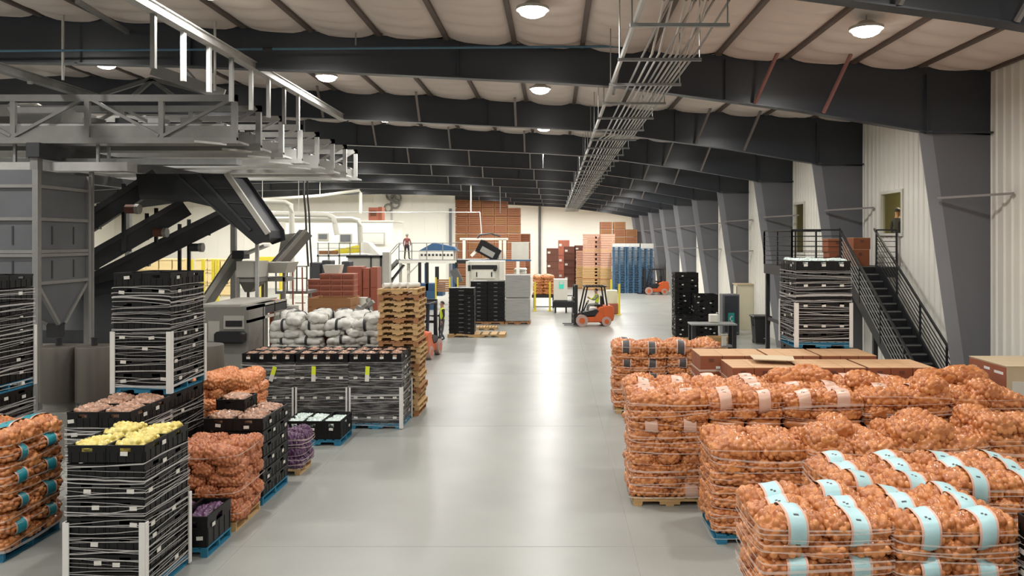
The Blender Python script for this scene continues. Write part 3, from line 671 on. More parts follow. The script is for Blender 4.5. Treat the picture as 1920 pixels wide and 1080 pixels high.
part(tc, 'handle', MB().tube([(8.6, 33.3, 1.2), (8.5, 33.25, 1.05), (8.55, 33.28, .8)], .03, 6), 'black_metal')
for x in (8.72, 9.16): part(tc, 'wheel', MB().tube([(x - .04, 33.9, .1), (x + .04, 33.9, .1)], .1, 12), 'black_rubber')
part(tc, 'sticker', MB().box(9.0, 9.15, 33.33, 33.345, .25, .4), 'sticker')
wt = thing('work_table', 'grey steel work table on sturdy legs behind the cartons', 'table', (6.1, 29.8, 0))
part(wt, 'top', MB().box(5.2, 6.95, 29.4, 30.3, 1.24, 1.3), 'grey_metal', bevel=.01)
for x, y in ((5.3, 29.5), (6.85, 29.5), (5.3, 30.2), (6.85, 30.2)): part(wt, 'leg', MB().box(x - .07, x + .07, y - .07, y + .07, 0, 1.24), 'dark_steel')
part(wt, 'shelf', MB().box(5.3, 6.85, 29.5, 30.2, .4, .44), 'grey_metal')
o = MB().box(6.0, 6.35, 29.95, 30.2, 1.3, 1.62).build('label_printer', 'white_machine', bevel=.03); tag(o, 'white box-shaped printer standing on the work table', 'printer')
o = MB().box(6.45, 6.6, 29.7, 29.9, .44, .9).box(6.4, 6.65, 29.65, 29.95, .86, .9).build('drum_container', 'white_machine'); tag(o, 'white container on the shelf of the work table', 'container')
wc = thing('wooden_crate', 'small open wooden crate under the work table', 'crate', (6.5, 30.9, 0))
for z in (.1, .3, .5): part(wc, 'slat', MB().box(6.1, 6.95, 30.6, 30.63, z, z + .14), 'wood'); part(wc, 'slat', MB().box(6.1, 6.95, 31.2, 31.23, z, z + .14), 'wood')
for x in (6.1, 6.92): part(wc, 'end_board', MB().box(x, x + .03, 30.63, 31.2, 0, .64), 'wood')
part(wc, 'base', MB().box(6.13, 6.92, 30.63, 31.2, 0, .05), 'wood')
bp = MB().tube([(9.3, 60, 0), (9.3, 60, 1.15)], .07, 10); o = bp.build('bollard', 'yellow'); tag(o, 'yellow bollard by the wall beyond the tall black crate stack', 'bollard')

# ================================================================== goods left of the aisle
crate_stack(-6.05, -5.1, 9.6, 10.75, 0, 8, .226, 2, 2, 'the nearest wrapped stack topped with yellow produce', nwrap=44, ph=1.0, fill=('yellow_produce_bag', YELS, 'yellow bag in the nearest stack top crates'))
za = crate_stack(-7.0, -6.1, 11.1, 12.28, 0, 8, .236, 2, 2, 'the brown-produce stack behind the nearest', nwrap=30, posts=False, stuff=5, fill=('brown_produce_bag', BRNS, 'brown bag in the crates behind the nearest stack'))
zl = crate_stack(-7.13, -6.22, 12.5, 13.7, 0, 8, .232, 2, 2, 'the lower stack carrying a second blue pallet', nwrap=14, posts=False, stuff=5)
crate_stack(-7.13, -6.22, 12.5, 13.7, zl, 8, .228, 2, 2, 'the upper stack high at left centre', nwrap=40, ph=1.02)
zl = crate_stack(-10.05, -9.1, 12.3, 13.5, 0, 8, .228, 2, 2, 'the lower stack at the left picture edge', nwrap=22, posts=False, stuff=5)
crate_stack(-10.05, -9.1, 12.3, 13.5, zl, 8, .225, 2, 2, 'the upper stack at the left picture edge', nwrap=36, ph=1.05)
onions(-8.95, -7.65, 10.75, 12.05, 9, .175, 'the teal-label stack at the left picture edge', 'band_teal', pal='blue_pallet', side=1, nw=12, alt=True)
onions(-5.95, -4.88, 11.9, 12.95, 6, .178, 'the red-brown net stack by the aisle', None, side=1, nw=3, meshes=NETS, name='onion_net_bag', what='net bag', jit=.035)
# purple onions
crate_stack(-5.75, -4.92, 10.95, 11.75, 0, 1, .44, 2, 1, 'the low crate pair of purple onions', posts=False, wrapped=False, fill=('purple_onion_bag', PURS, 'purple onions in low crates by the nearest stack'))
crate_stack(-5.95, -4.95, 13.1, 14.35, 0, 6, .222, 2, 2, 'the pale brown onion stack', posts=False, wrapped=False, fill=('brown_produce_bag', BRNS, 'pale brown onions in the crates by the aisle'))
o = link('plastic_crate', crate_mesh(.5, .6, .2), None, (-5.75, 14.0, .145 + 6 * .222)); tag(o, 'single black crate set on top of the pale brown onions', 'crate')
tag(link('brown_produce_bag', BRNS[0], None, (-5.75, 14.0, .145 + 6 * .222 + .17), 0, (.9, 1.3, .8)), 'brown produce bag in the single raised crate', 'bag')
onions(-5.75, -4.83, 14.75, 15.5, 3, .19, 'the small purple aisle-side stack', None, side=1, nw=8, meshes=[bag_mesh('p', 31 + i, .68, .44, .23, .07, ['onion_red'])[0] for i in range(2)], name='purple_net_bag', what='purple bag')
onions(-7.0, -5.9, 14.8, 16.0, 9, .185, 'the stack behind the pale brown onions', None, side=1, nw=0, meshes=ORGS, name='orange_net_bag', what='orange net bag', lmin=4, jit=.05)
crate_stack(-5.9, -4.68, 16.9, 17.85, 0, 1, .4, 3, 1, 'the low crates of pale green produce', posts=False, wrapped=False, fill=('pale_produce_bag', PALS, 'pale green bag in the low crates'), stick=1, allfront=True)
NM = ['right', 'middle', 'left']
for k in range(3):
    x1 = -3.65 - 1.275 * k
    crate_stack(x1 - 1.235, x1, 18.4, 19.6, 0, 7, .237, 4, 2, 'the %s of three film-wrapped stacks' % NM[k], nwrap=16, ph=1.0, fullfilm=True, allfront=True, side=1 if k == 0 else 0, stuff=2 if k == 2 else 0, fill=('brown_produce_bag', BRNS, 'brown produce in the %s film-wrapped stack' % NM[k]), posts=True)
    tg = thing('pallet_tag', 'yellow and white tag on the %s film-wrapped stack' % NM[k], 'tag', (x1 - (.8 if k < 2 else .5), 18.36, 1.3)); tg.rotation_euler.y = (.05, .02, .3)[k]
    MB().box(-.05, .05, -.004, .004, .0, .2).build('yellow_half', 'tag_yellow', tg); MB().box(-.05, .05, -.004, .004, -.16, 0).build('white_half', 'sticker', tg)
# stack of wooden pallets
random.seed(3)
for k in range(22):
    dx, dy = random.uniform(-.045, .045), random.uniform(-.04, .04)
    pallet(-4.52 + dx + .05 * (k < 12), -3.5 + dx + .05 * (k < 12), 19.72 + dy, 20.88 + dy, k * .148, 'wood' if k % 4 else 'wood_old', 'pale wooden pallet, %s from the top of the tall pallet stack' % ordw(21 - k), 'pallets in the tall stack', random.uniform(-.03, .03))
for k in range(4):
    o = link('white_roll', MB().tube([(-.18, 0, 0), (.18, 0, 0)], .07, 12).mesh('white_roll', 'white_sack'), None, (-4.3 + k * .2, 20.1 + .05 * k, 22 * .148 + .06), .8); tag(o, 'white roll on the pallet stack, %s from left' % ('leftmost' if k == 0 else ORDW[k]), 'roll', 'rolls on the pallet stack')
# white sacks
for a, b, w in ((-7.75, -6.3, 'left'), (-6.25, -4.75, 'right')):
    onions(a, b, 20.9 if a < -7 else 21.0, 22.3, 11, .19, 'the %s pile behind film-wrapped stacks' % w, None, side=0, nw=0, meshes=WHITES, name='white_sack', what='white sack', lmin=7, extra=.4, jit=.06)
# hidden filler of the stacks
me = bpy.data.meshes.new('onion_bag_filler'); me.from_pydata(FILL_V, [], FILL_F); me.materials.append(MATS['onion']); me.polygons.foreach_set('use_smooth', [True] * len(me.polygons))
a_ = me.attributes.new('tone', 'FLOAT', 'POINT'); a_.data.foreach_set('value', FILL_T)
tag(link('onion_bag_filler', me), 'onion bags filling the inner and lower parts of the stacks', 'bags', kind='stuff')
me = bpy.data.meshes.new('crate_filler'); me.from_pydata(CFV, [], CFF); me.materials.append(MATS['crate'])
tag(link('crate_filler', me), 'black crates hidden in the lower parts of the tall stacks', 'crates', kind='stuff')

# ================================================================== sorting line at left
# round steel drums
for k, (px, top, r, l) in enumerate([(112, 648, 33.5, 'left of the paired grey steel drums'), (179, 648, 33.5, 'right of the paired grey steel drums'), (384, 646, 33.5, 'single grey steel drum behind the high crate stack')]):
    Y = 16.2 if k < 2 else 16.6; c = W(px, top, Y); r = r * Y / FPX
    d = thing('steel_drum', l, 'drum', (c.x, Y, 0), 0, 'grey steel drums')
    part(d, 'shell', MB().lathe((c.x, Y, 0), [(r, 1.15), (r, c.z - .02), (r * .97, c.z)], 28), 'drum', smooth=True); part(d, 'collar', MB().lathe((c.x, Y, 0), [(r * .8, .95), (r * .8, 1.15)], 24), 'machine', smooth=True)
    part(d, 'lid_stub', MB().lathe((c.x - .02, Y, c.z), [(.06, 0), (.06, .14), (.07, .14), (.07, .17)], 12), 'black_metal'); part(d, 'stand', MB().box(c.x - r, c.x + r, Y - r, Y + r, 0, .95), 'machine')
# hopper tank: front face at the left picture edge, side face toward the aisle
hp = thing('hopper_tank', 'tall grey panelled hopper tank with pointed bottom at left', 'hopper', (-11.8, 17.4, 0))
hx0, hx1, hy0, hy1 = -12.75, -11.05, 16.5, 18.3; z0, z1, z2 = 6.0, 3.55, 2.62; hcx, hcy = (hx0 + hx1) / 2, (hy0 + hy1) / 2
part(hp, 'bin_shell', MB().box(hx0, hx1, hy0, hy1, z1, z0), 'hopper')
part(hp, 'cone', MB().frustum((hx1 - .3, hx1 - .06, hcy - .1, hcy + .1, z2), (hx0, hx1, hy0, hy1, z1)), 'hopper'); part(hp, 'outlet', MB().box(hx1 - .31, hx1 - .05, hcy - .12, hcy + .12, z2 - .3, z2), 'conv_dark')
for zz in (z1 + .02, z1 + .62, z1 + .7, z1 + 1.4, z1 + 2.1): part(hp, 'side_rib', MB().box(hx1, hx1 + .05, hy0, hy1, zz - .035, zz + .035), 'truss'); part(hp, 'front_rib', MB().box(hx0, hx1, hy0 - .05, hy0, zz - .035, zz + .035), 'truss')
for x, y in ((hx0, hy0), (hx1, hy0), (hx1, hy1), (hx0, hy1)): part(hp, 'leg', MB().box(x - .06, x + .06, y - .06, y + .06, 0, z0), 'truss'); part(hp, 'cone_edge', MB().bar((x, y, z1), (hx1 + (-.05 if x > hcx else -.3), hcy + (.1 if y > hcy else -.1), z2), .07), 'truss')
for q in (.28, .7): 
    for za, zb2 in ((z1 + .1, z1 + .5), (z1 + .85, z1 + 1.25)): part(hp, 'sight_slot', MB().box(hx1, hx1 + .012, hy0 + q * 1.8 - .02, hy0 + q * 1.8 + .02, za, zb2), 'conv_mid'); part(hp, 'sight_slot', MB().box(hx0 + q * 1.7 - .02, hx0 + q * 1.7 + .02, hy0 - .012, hy0, za, zb2), 'conv_mid')
o = MB().box(-11.2, -11.12, 18.6, 18.68, 0, 6.14).build('slim_upright', 'truss'); tag(o, 'slim grey upright post right of the hopper tank', 'post')
# dark machine block under the hopper
mb = thing('dark_machine_frame', 'dark machine frame in shadow under the hopper tank', 'machine', (-11.5, 21, 0))
part(mb, 'body', MB().box(-14, -10.4, 20.6, 22.4, 0, 2.1), 'conv_mid'); part(mb, 'hood', MB().prism([(20.6, 2.1), (22.4, 2.1), (22.4, 3.6), (21.4, 3.0)], 'x', -13.8, -11), 'conv_mid'); part(mb, 'side_rail', MB().box(-14, -10.2, 20.5, 20.58, 1.6, 1.75), 'truss'); part(mb, 'pipe', MB().tube([(-11.9, 17.2, .5), (-11.9, 17.2, 1.9), (-11.2, 17.2, 1.95)], .04), 'grey_metal')
# trusses of the overhead bridge: eight transverse lines, one behind the other
XE, YT, ND = -7.5, 18.3, 8
PXS = [445, 490, 532, 567, 598, 627, 650, 670]
for k in range(ND):
    Y = XE * FPX / (PXS[k] - VX); zt, zb = 7.93, 6.86; x = XE; mat = 'truss' if k < 2 else 'galv_light'
    ordn = ['nearest', 'second', 'third', 'fourth', 'fifth', 'sixth', 'seventh', 'farthest'][k]
    t = thing('truss_bridge', 'grey steel truss walkway with diagonal braces, %s of eight overhead' % ordn, 'truss walkway', (-12, Y, zb), 0, 'overhead truss walkways')
    xl = -19.5 - k * .5
    part(t, 'top_chord', MB().box(xl, x, Y - .05, Y + .05, zt - .16, zt), mat); part(t, 'bottom_chord', MB().box(xl, x, Y - .06, Y + .06, zb - .08, zb + .06), mat)
    part(t, 'toe_plate', MB().box(xl, x - .05, Y + .0, Y + .02, zb + .06, zb + .34), mat)
    part(t, 'end_post', MB().box(x - .13, x, Y - .05, Y + .05, zb, zt), mat)
    n = 7
    for q in range(n):
        xa_ = x - .04 - q * 1.75; part(t, 'upright', MB().box(xa_ - 1.81, xa_ - 1.69, Y - .04, Y + .04, zb, zt), mat)
        a, b = ((xa_ - .05, zt - .08), (xa_ - 1.7, zb + .1)) if q % 2 == 0 else ((xa_ - .05, zb + .1), (xa_ - 1.7, zt - .08))
        part(t, 'diagonal', MB().bar((a[0], Y - .02, a[1]), (b[0], Y - .02, b[1]), .07), mat)
    part(t, 'deck', MB().box(xl, x - .02, Y + .06, Y + .75, zb - .05, zb), mat)
    part(t, 'conveyor_pan', MB().box(xl, x - .4, Y + .2, Y + .65, zb + .28, zb + .42), 'galv_light'); part(t, 'belt', MB().box(xl, x - .45, Y + .24, Y + .6, zb + .42, zb + .44), 'conv_mid')
    part(t, 'roller', MB().tube([(x - .42, Y + .22, zb + .36), (x - .42, Y + .64, zb + .36)], .09, 12), 'galv')
    part(t, 'bracket', MB().bar((x - .25, Y, zb - .1), (x - .9, Y - .25, zb - .06), .05), 'galv_light')
# long beams under the trusses
bm_ = thing('bridge_beam', 'dark heavy beams carrying the overhead truss walkways', 'beam', (-12, 24, 6.4))
yE = XE * FPX / (PXS[-1] - VX)
for k in range(5):
    pass
part(bm_, 'long_girder', MB().box(-12.3, -12, 18.0, yE + .5, 6.44, 6.77), 'conv_mid'); part(bm_, 'long_girder', MB().box(-16.3, -16, 18.0, yE + .5, 6.44, 6.77), 'conv_mid')
part(bm_, 'pan', MB().box(-21, -10.2, 18.45, 18.9, 6.15, 6.36), 'galv_light'); part(bm_, 'rail_tray', MB().box(-21, XE - .3, 18.95, 19.3, 6.35, 6.5), 'galv')
for x in (-11, -13, -15, -17): part(bm_, 'tray_hanger', MB().box(x - .03, x + .03, 18.6, 18.66, 6.36, 6.8), 'galv'); part(bm_, 'tray_hanger', MB().box(x - .03, x + .03, 19.05, 19.11, 6.5, 6.8), 'galv')
for x, y in ((-12.2, 18.2), (-12.2, yE), (-16.2, 18.2), (-16.2, yE)):
    part(bm_, 'column', MB().box(x - .09, x + .09, y - .09, y + .09, 0, 6.44), 'truss')
# hanging beams along the building with hanger posts
for (px, py, X, lab, mat, y0) in [(645, 218, -6.9, 'bright steel beam hung with posts above the truss walkways', 'galv_light', 11.0), (180, 178, -11.6, 'grey hung rail running above the left walkways', 'galv', 14.0)]:
    z = CZ + (VY - py) * abs(X) / (VX - px); y1 = FPX * abs(X) / (VX - px)
    h = thing('hanger_beam', lab, 'beam', (X, y0, z)); part(h, 'beam', MB().box(X - .06, X + .06, y0, y1, z - .14, z), mat); part(h, 'top_flange', MB().box(X - .1, X + .1, y0, y1, z, z + .02), mat); part(h, 'bottom_flange', MB().box(X - .1, X + .1, y0, y1, z - .16, z - .14), mat)
    n = 8 if X > -10 else 5
    for k in range(n):
        y = 13.3 + 1.07 * k if X > -10 else 15.5 + 1.6 * k; part(h, 'hanger_post', MB().box(X - .04, X + .04, y - .04, y + .04, 7.45 if X > -10 else 7.95, z - .15), 'galv_light' if k % 3 else 'truss')
pts = [W(145, 2, 15.4), W(339, 122, 21.0), W(372, 158, 23.0)]
o = MB(); o.bar(pts[0], pts[1], .09); o.bar(pts[1], pts[2], .09); tag(o.build('sloping_brace', 'galv'), 'slim grey sloping brace above the truss walkways', 'brace')
for px, yb, Y, l in ((118, 150, 17.3, 'vertical grey hanger rod at the far left'), (403, 170, 17.2, 'bright vertical hanger pipe near the ceiling lamp')):
    o = MB().tube([W(px, yb, Y), (W(px, yb, Y).x, Y, zroof(W(px, yb, Y).x) - .05)], .03, 8).build('hanger_pipe', 'galv_light'); tag(o, l, 'pipe')
# rough machinery on top of the walkways
tp = thing('walkway_machine', 'grey sorting machine with gable frame on the truss walkways', 'machine', (-13, 20, 6.9))
part(tp, 'housing', MB().box(-16, -13.6, 19.4, 20.6, 6.9, 7.9), 'machine'); part(tp, 'chute', MB().frustum((-13.2, -12.5, 19.4, 20.4, 6.9), (-13.6, -12.2, 19.2, 20.6, 7.8)), 'galv_light')
for a, b in (((250, 180), (285, 150)), ((285, 150), (325, 180)), ((190, 178), (285, 148)), ((285, 148), (400, 178))): part(tp, 'gable_bar', MB().bar(W(*a, 19.5), W(*b, 19.5), .09), 'truss')
part(tp, 'ridge_plate', MB().bar(W(285, 130, 19.2), W(420, 178, 19.2), .06, .28), 'galv_light'); part(tp, 'duct', MB().tube([W(20, 205, 20), W(70, 205, 20), W(90, 218, 20)], .16, 12), 'machine_light'); part(tp, 'motor', MB().tube([W(60, 220, 20.5), W(110, 222, 20.5)], .2, 14), 'conv_dark')
for k in range(4): part(tp, 'gearbox', MB().box(-11.6 + k * .8, -11.25 + k * .8, 19.0, 19.4, 7.2 + .1 * (k % 2), 7.5), ('machine', 'conv_mid', 'galv_light', 'machine')[k])
# dark inclined conveyors
def incline(name, lab, a, b, Ya, Yb, hgt, wid, mat='conv_dark', rail_m='conv_mid', legs=()):
    A, B = W(*a, Ya), W(*b, Yb); c = thing(name, lab, 'conveyor', (A.x, A.y, A.z))
    d = (B - A).normalized(); s = d.cross(Vector((0, 0, 1))).normalized() * wid / 2; up = s.cross(d).normalized()
    part(c, 'trough', MB().bar(A, B, wid, hgt), mat)
    for e in (s, -s): part(c, 'side_rail', MB().bar(A + e * 1.04 + up * hgt * .5 , B + e * 1.04 + up * hgt * .5, .06, .14), rail_m)
    part(c, 'belt', MB().bar(A + up * hgt * .56, B + up * hgt * .56, wid * .85, .03), 'black_rubber')
    n = int((B - A).length / .9)
    for k in range(1, n): p = A.lerp(B, k / n); part(c, 'cross_rib', MB().bar(p - s - up * hgt * .52, p + s - up * hgt * .52, .05), rail_m)
    for px, py in legs:
        t = (px - a[0]) / (b[0] - a[0]); p = A.lerp(B, t); part(c, 'leg', MB().box(p.x - .04, p.x + .04, p.y - .04, p.y + .04, max(0, W(px, py, p.y).z), p.z + .5), 'conv_dark')
    return c
incline('inclined_conveyor', 'upper dark inclined conveyor beside the hopper tank', (110, 458), (300, 335), 20.4, 21.4, .42, .7, legs=((230, 470),))
incline('inclined_conveyor', 'middle dark inclined conveyor beside the hopper tank', (110, 528), (350, 390), 21.0, 22.4, .45, .7, legs=((272, 450), (290, 455)))
incline('inclined_conveyor', 'lowest dark inclined conveyor reaching the big chute', (150, 545), (440, 400), 22.0, 23.6, .45, .7, legs=((332, 520), (350, 520)))
big = thing('discharge_conveyor', 'large dark discharge conveyor sloping down to the right', 'conveyor', W(330, 330, 21))
poly = [(255, 326), (430, 326), (503, 430), (506, 450), (480, 459), (398, 388), (335, 374), (262, 374)]
part(big, 'side_plate', MB().prism([(W(a, b, 20.2).x, W(a, b, 20.2).z) for a, b in poly], 'y', 20.2, 20.24), 'conv_dark')
part(big, 'side_plate', MB().prism([(W(a, b, 20.2).x, W(a, b, 20.2).z) for a, b in poly], 'y', 21.36, 21.4), 'conv_dark')
part(big, 'under_tray', MB().prism([(W(a, b, 20.2).x, W(a, b, 20.2).z) for a, b in poly[:1] + [(425, 330), (496, 432), (498, 446), (480, 455)] + poly[5:]], 'y', 20.24, 21.36), 'conv_dark')
part(big, 'light_edge', MB().bar(W(425, 325, 20.16), W(503, 438, 20.16), .1, .13), 'machine_light')
part(big, 'rail_strip', MB().bar(W(372, 326, 20.17), W(470, 432, 20.17), .05, .07), 'conv_mid')
part(big, 'rail_strip', MB().bar(W(330, 326, 20.17), W(440, 425, 20.17), .04, .05), 'conv_mid')
for q in (.25, .5, .75): part(big, 'seam', MB().bar(W(372 + 98 * q, 326 + 106 * q, 20.18), W(425 + 78 * q, 325 + 113 * q, 20.18), .03, .03), 'conv_mid')
for px, py, l in ((248, 392, 'upper'), (300, 436, 'middle'), (368, 464, 'lower')):
    c = W(px, py, 20.6 if l == 'upper' else 21.6 if l == 'middle' else 22.6); o = thing('conveyor_motor', 'round motor hanging at the %s inclined conveyor' % l, 'motor', c)
    MB().tube([(-.16, 0, 0), (.16, 0, 0)], .12, 14).build('drum', 'brown_dark' if l != 'lower' else 'conv_mid', o); MB().tube([(.1, 0, 0), (.2, 0, 0)], .135, 14).build('end_cap', 'machine', o)
# machine with display, behind the high stack
mc = thing('grey_packing_machine', 'grey packing machine with a dark display window', 'machine', (-9.2, 21, 0)); Ym = 21.0
xa, xb = W(372, 0, Ym).x, W(466, 0, Ym).x; zt = W(0, 576, Ym).z
part(mc, 'housing', MB().box(xa, xb, Ym, Ym + 1.2, .9, zt), 'machine'); part(mc, 'base', MB().box(xa + .3, xb, Ym + .1, Ym + 1.2, 0, .9), 'machine')
part(mc, 'panel', MB().box(W(420, 0, Ym).x, W(458, 0, Ym).x, Ym - .03, Ym, W(0, 617, Ym).z, W(0, 592, Ym).z), 'machine_light'); part(mc, 'display', MB().box(W(424, 0, Ym).x, W(455, 0, Ym).x, Ym - .05, Ym - .03, W(0, 612, Ym).z, W(0, 601, Ym).z), 'black_metal')
part(mc, 'door', MB().box(W(391, 0, Ym).x, W(412, 0, Ym).x, Ym - .02, Ym, W(0, 640, Ym).z, W(0, 602, Ym).z), 'machine_light'); part(mc, 'motor_block', MB().box(W(410, 0, Ym).x, W(464, 0, Ym).x, Ym - .35, Ym, W(0, 642, Ym).z, W(0, 620, Ym).z), 'black_metal', bevel=.06)
fy = Ym + 3.0
for z in (zt, zt - .35): part(mc, 'frame_rail', MB().box(xb - .06, xb, Ym, fy, z - .08, z), 'machine_light')
for y in (Ym + 1.1, Ym + 2.0, fy): part(mc, 'frame_leg', MB().box(xb - .06, xb, y - .06, y, 0, zt), 'machine')
part(mc, 'roller_table', MB().box(xa, xb, Ym + 1.2, fy, zt - .3, zt - .05), 'conv_mid'); part(mc, 'top_tray', MB().box(xa - .1, xb - .3, Ym + .2, fy, zt, zt + .05), 'machine_light')
# conveyors and hoppers beyond
incline('elevator_conveyor', 'grey inclined elevator conveyor left of the square hopper', (384, 575), (448, 478), 25.5, 26, .3, .6, 'machine', 'machine_light')
sq = thing('square_hopper', 'square grey hopper with pyramid outlet on a frame', 'hopper', (-9.8, 25, 0)); Yq = 25.0
xa, xb = W(443, 0, Yq).x, W(484, 0, Yq).x
part(sq, 'box', MB().box(xa, xb, Yq, Yq + .9, W(0, 520, Yq).z, W(0, 490, Yq).z), 'machine_light'); part(sq, 'skirt', MB().box(xa + .06, xb - .02, Yq + .04, Yq + .86, W(0, 529, Yq).z, W(0, 520, Yq).z), 'machine'); part(sq, 'outlet', MB().frustum((xa + .15, xa + .35, Yq + .3, Yq + .6, W(0, 549, Yq).z), (xa + .08, xb - .04, Yq + .04, Yq + .86, W(0, 529, Yq).z)), 'machine')
for x in (xa + .05, xb - .05):
    for y in (Yq + .05, Yq + .85): part(sq, 'leg', MB().box(x - .035, x + .035, y - .035, y + .035, 0, W(0, 520, Yq).z), 'machine')
part(sq, 'drop_pipe', MB().box(W(480, 0, Yq).x, W(486, 0, Yq).x, Yq - .08, Yq, 0, W(0, 455, Yq).z), 'galv_light'); part(sq, 'feed_tray', MB().bar(W(455, 478, Yq + .5), W(500, 460, Yq + .5), .5, .08), 'galv_light'); part(sq, 'head_drive', MB().box(W(430, 0, Yq).x, W(452, 0, Yq).x, Yq + .2, Yq + .7, W(0, 486, Yq).z, W(0, 470, Yq).z), 'conv_mid')
pn = thing('pan_conveyor', 'long beige vibrating pan conveyor beside the square hopper', 'conveyor', (-9, 26, 0)); Yp = 26.0
part(pn, 'pan', MB().frustum((W(495, 0, Yp).x, W(535, 0, Yp).x, Yp, Yp + .9, W(0, 512, Yp).z), (W(486, 0, Yp).x, W(542, 0, Yp).x, Yp - .1, Yp + 1, W(0, 492, Yp).z)), 'machine_light'); part(pn, 'frame', MB().box(W(486, 0, Yp).x, W(535, 0, Yp).x, Yp + .1, Yp + .8, W(0, 528, Yp).z, W(0, 520, Yp).z), 'machine')
for px in (490, 530): part(pn, 'leg', MB().box(W(px, 0, Yp).x - .04, W(px, 0, Yp).x + .04, Yp + .1, Yp + .2, 0, W(0, 512, Yp).z), 'machine')
incline('elevator_conveyor', 'wide grey elevator conveyor rising right toward the white room', (520, 500), (575, 437), 31, 31.6, .35, .8, 'machine', 'machine_light')
o = MB().prism([(W(518, 0, 31.8).x, W(0, 488, 31.8).z), (W(527, 0, 31.8).x, W(0, 440, 31.8).z), (W(552, 0, 31.8).x, W(0, 437, 31.8).z), (W(548, 0, 31.8).x, W(0, 478, 31.8).z)], 'y', 31.9, 32.3).build('elevator_hood', 'machine'); tag(o, 'tall grey slanted hood behind the wide elevator conveyor', 'machine')
pf = thing('service_platform', 'small grey railed service platform with a red ladder', 'platform', (-10, 29, 0)); Yf = 29.0
xa, xb, zf = W(516, 0, Yf).x, W(576, 0, Yf).x, W(0, 546, Yf).z
part(pf, 'deck', MB().box(xa, xb, Yf, Yf + 1.2, zf - .1, zf), 'galv')
for px in (517, 538, 556, 575):
    x = W(px, 0, Yf).x; part(pf, 'rail_post', MB().box(x - .025, x + .025, Yf, Yf + .05, zf, zf + .95), 'galv')
for z in (.5, .95): part(pf, 'rail', MB().box(xa, xb, Yf, Yf + .04, zf + z - .04, zf + z), 'galv')
for x in (xa + .05, xb - .05): part(pf, 'leg', MB().box(x - .04, x + .04, Yf + .5, Yf + .58, 0, zf), 'galv')
lx = W(566, 0, Yf).x
for s in (-.18, .18): part(pf, 'ladder_rail', MB().bar((lx + s, Yf - .4, .2), (lx + s - .15, Yf - .05, zf + .9), .045), 'red_bin')
for k in range(6): part(pf, 'rung', MB().bar((lx - .2, Yf - .4 + .05 * k, .4 + k * .35), (lx + .18, Yf - .4 + .05 * k, .4 + k * .35), .03), 'red_bin')
# red crates, bins, buckets
random.seed(5)
Yr = 31.0; xa = W(577, 0, Yr).x; cw = (W(664, 0, Yr).x - xa) / 4; ch = .225
cm = MB(); cm.box(-cw / 2 + .01, cw / 2 - .01, -.3, .3, 0, ch * .8); cm.box(-cw / 2, cw / 2, -.31, .31, ch * .74, ch * .99, 2); cm.box(-cw * .36, cw * .36, -.318, -.3, ch * .16, ch * .52, 1)
cme = cm.mesh('red_crate', ['red_bin', 'crate_red', 'red_lip'])
for i in range(4):
    for j in range(14 if i else 13):
        o = link('red_crate', cme, None, (xa + (i + .5) * cw, Yr + .3, j * ch)); tag(o, 'red-brown crate, %s row, %s column of the red crate wall' % (ordw((13 if i else 12) - j), ORDW[i]), 'crate', 'wall of red crates')
for k, (a, b, t) in enumerate(((650, 679, 500), (680, 693, 503), (694, 708, 501))):
    Y = 33.0; xa_, xb_ = W(a, 0, Y).x, W(b, 0, Y).x; z = W(0, t, Y).z; tb = thing('tall_red_cabinet', ['widest', 'middle', 'rightmost'][k] + ' of the tall red-brown cabinets behind the pallet stack', 'cabinet', ((xa_ + xb_) / 2, Y, 0), 0, 'tall red cabinets')
    part(tb, 'body', MB().box(xa_ + .01, xb_ - .01, Y, Y + .8, .05, z), 'red_bin'); part(tb, 'door', MB().box(xa_ + .04, xb_ - .04, Y - .02, Y, .15, z - .9), 'red_bin'); part(tb, 'upper_door', MB().box(xa_ + .04, xb_ - .04, Y - .02, Y, z - .85, z - .05), 'red_bin'); part(tb, 'plinth', MB().box(xa_ + .03, xb_ - .03, Y + .02, Y + .78, 0, .05), 'black_metal')
def slat_bin(x0, x1, y0, y1, z0, z1, label, mat='wood_old', n=5, group=None):
    t = thing('wooden_bin', label, 'bin', ((x0 + x1) / 2, (y0 + y1) / 2, z0), 0, group); h = (z1 - z0 - .1) / n
    for k in range(n):
        za, zb = z0 + .1 + k * h, z0 + .1 + (k + 1) * h - .015
        part(t, 'board', MB().box(x0, x1, y0, y0 + .03, za, zb), mat); part(t, 'board', MB().box(x0, x1, y1 - .03, y1, za, zb), mat); part(t, 'board', MB().box(x0, x0 + .03, y0 + .03, y1 - .03, za, zb), mat); part(t, 'board', MB().box(x1 - .03, x1, y0 + .03, y1 - .03, za, zb), mat)
    for x in (x0 + .03, x1 - .13):
        for y in (y0 + .03, y1 - .13): part(t, 'corner_post', MB().box(x, x + .1, y, y + .1, z0, z1), mat)
    part(t, 'floor_board', MB().box(x0 + .03, x1 - .03, y0 + .03, y1 - .03, z0 + .1, z0 + .13), mat)
    for y in (y0 + .1, (y0 + y1) / 2, y1 - .1): part(t, 'skid', MB().box(x0, x1, y - .04, y + .04, z0, z0 + .1), mat)
Yb = 26.4; zb_ = W(0, 559, Yb).z
slat_bin(W(577, 0, Yb).x, W(657, 0, Yb).x, Yb, Yb + 1.3, zb_ / 2, zb_, 'open slatted wooden bin standing before the red crates', n=4)
slat_bin(W(577, 0, Yb).x, W(657, 0, Yb).x, Yb, Yb + 1.3, 0, zb_ / 2, 'lower slatted wooden bin mostly hidden by white sacks', n=4)
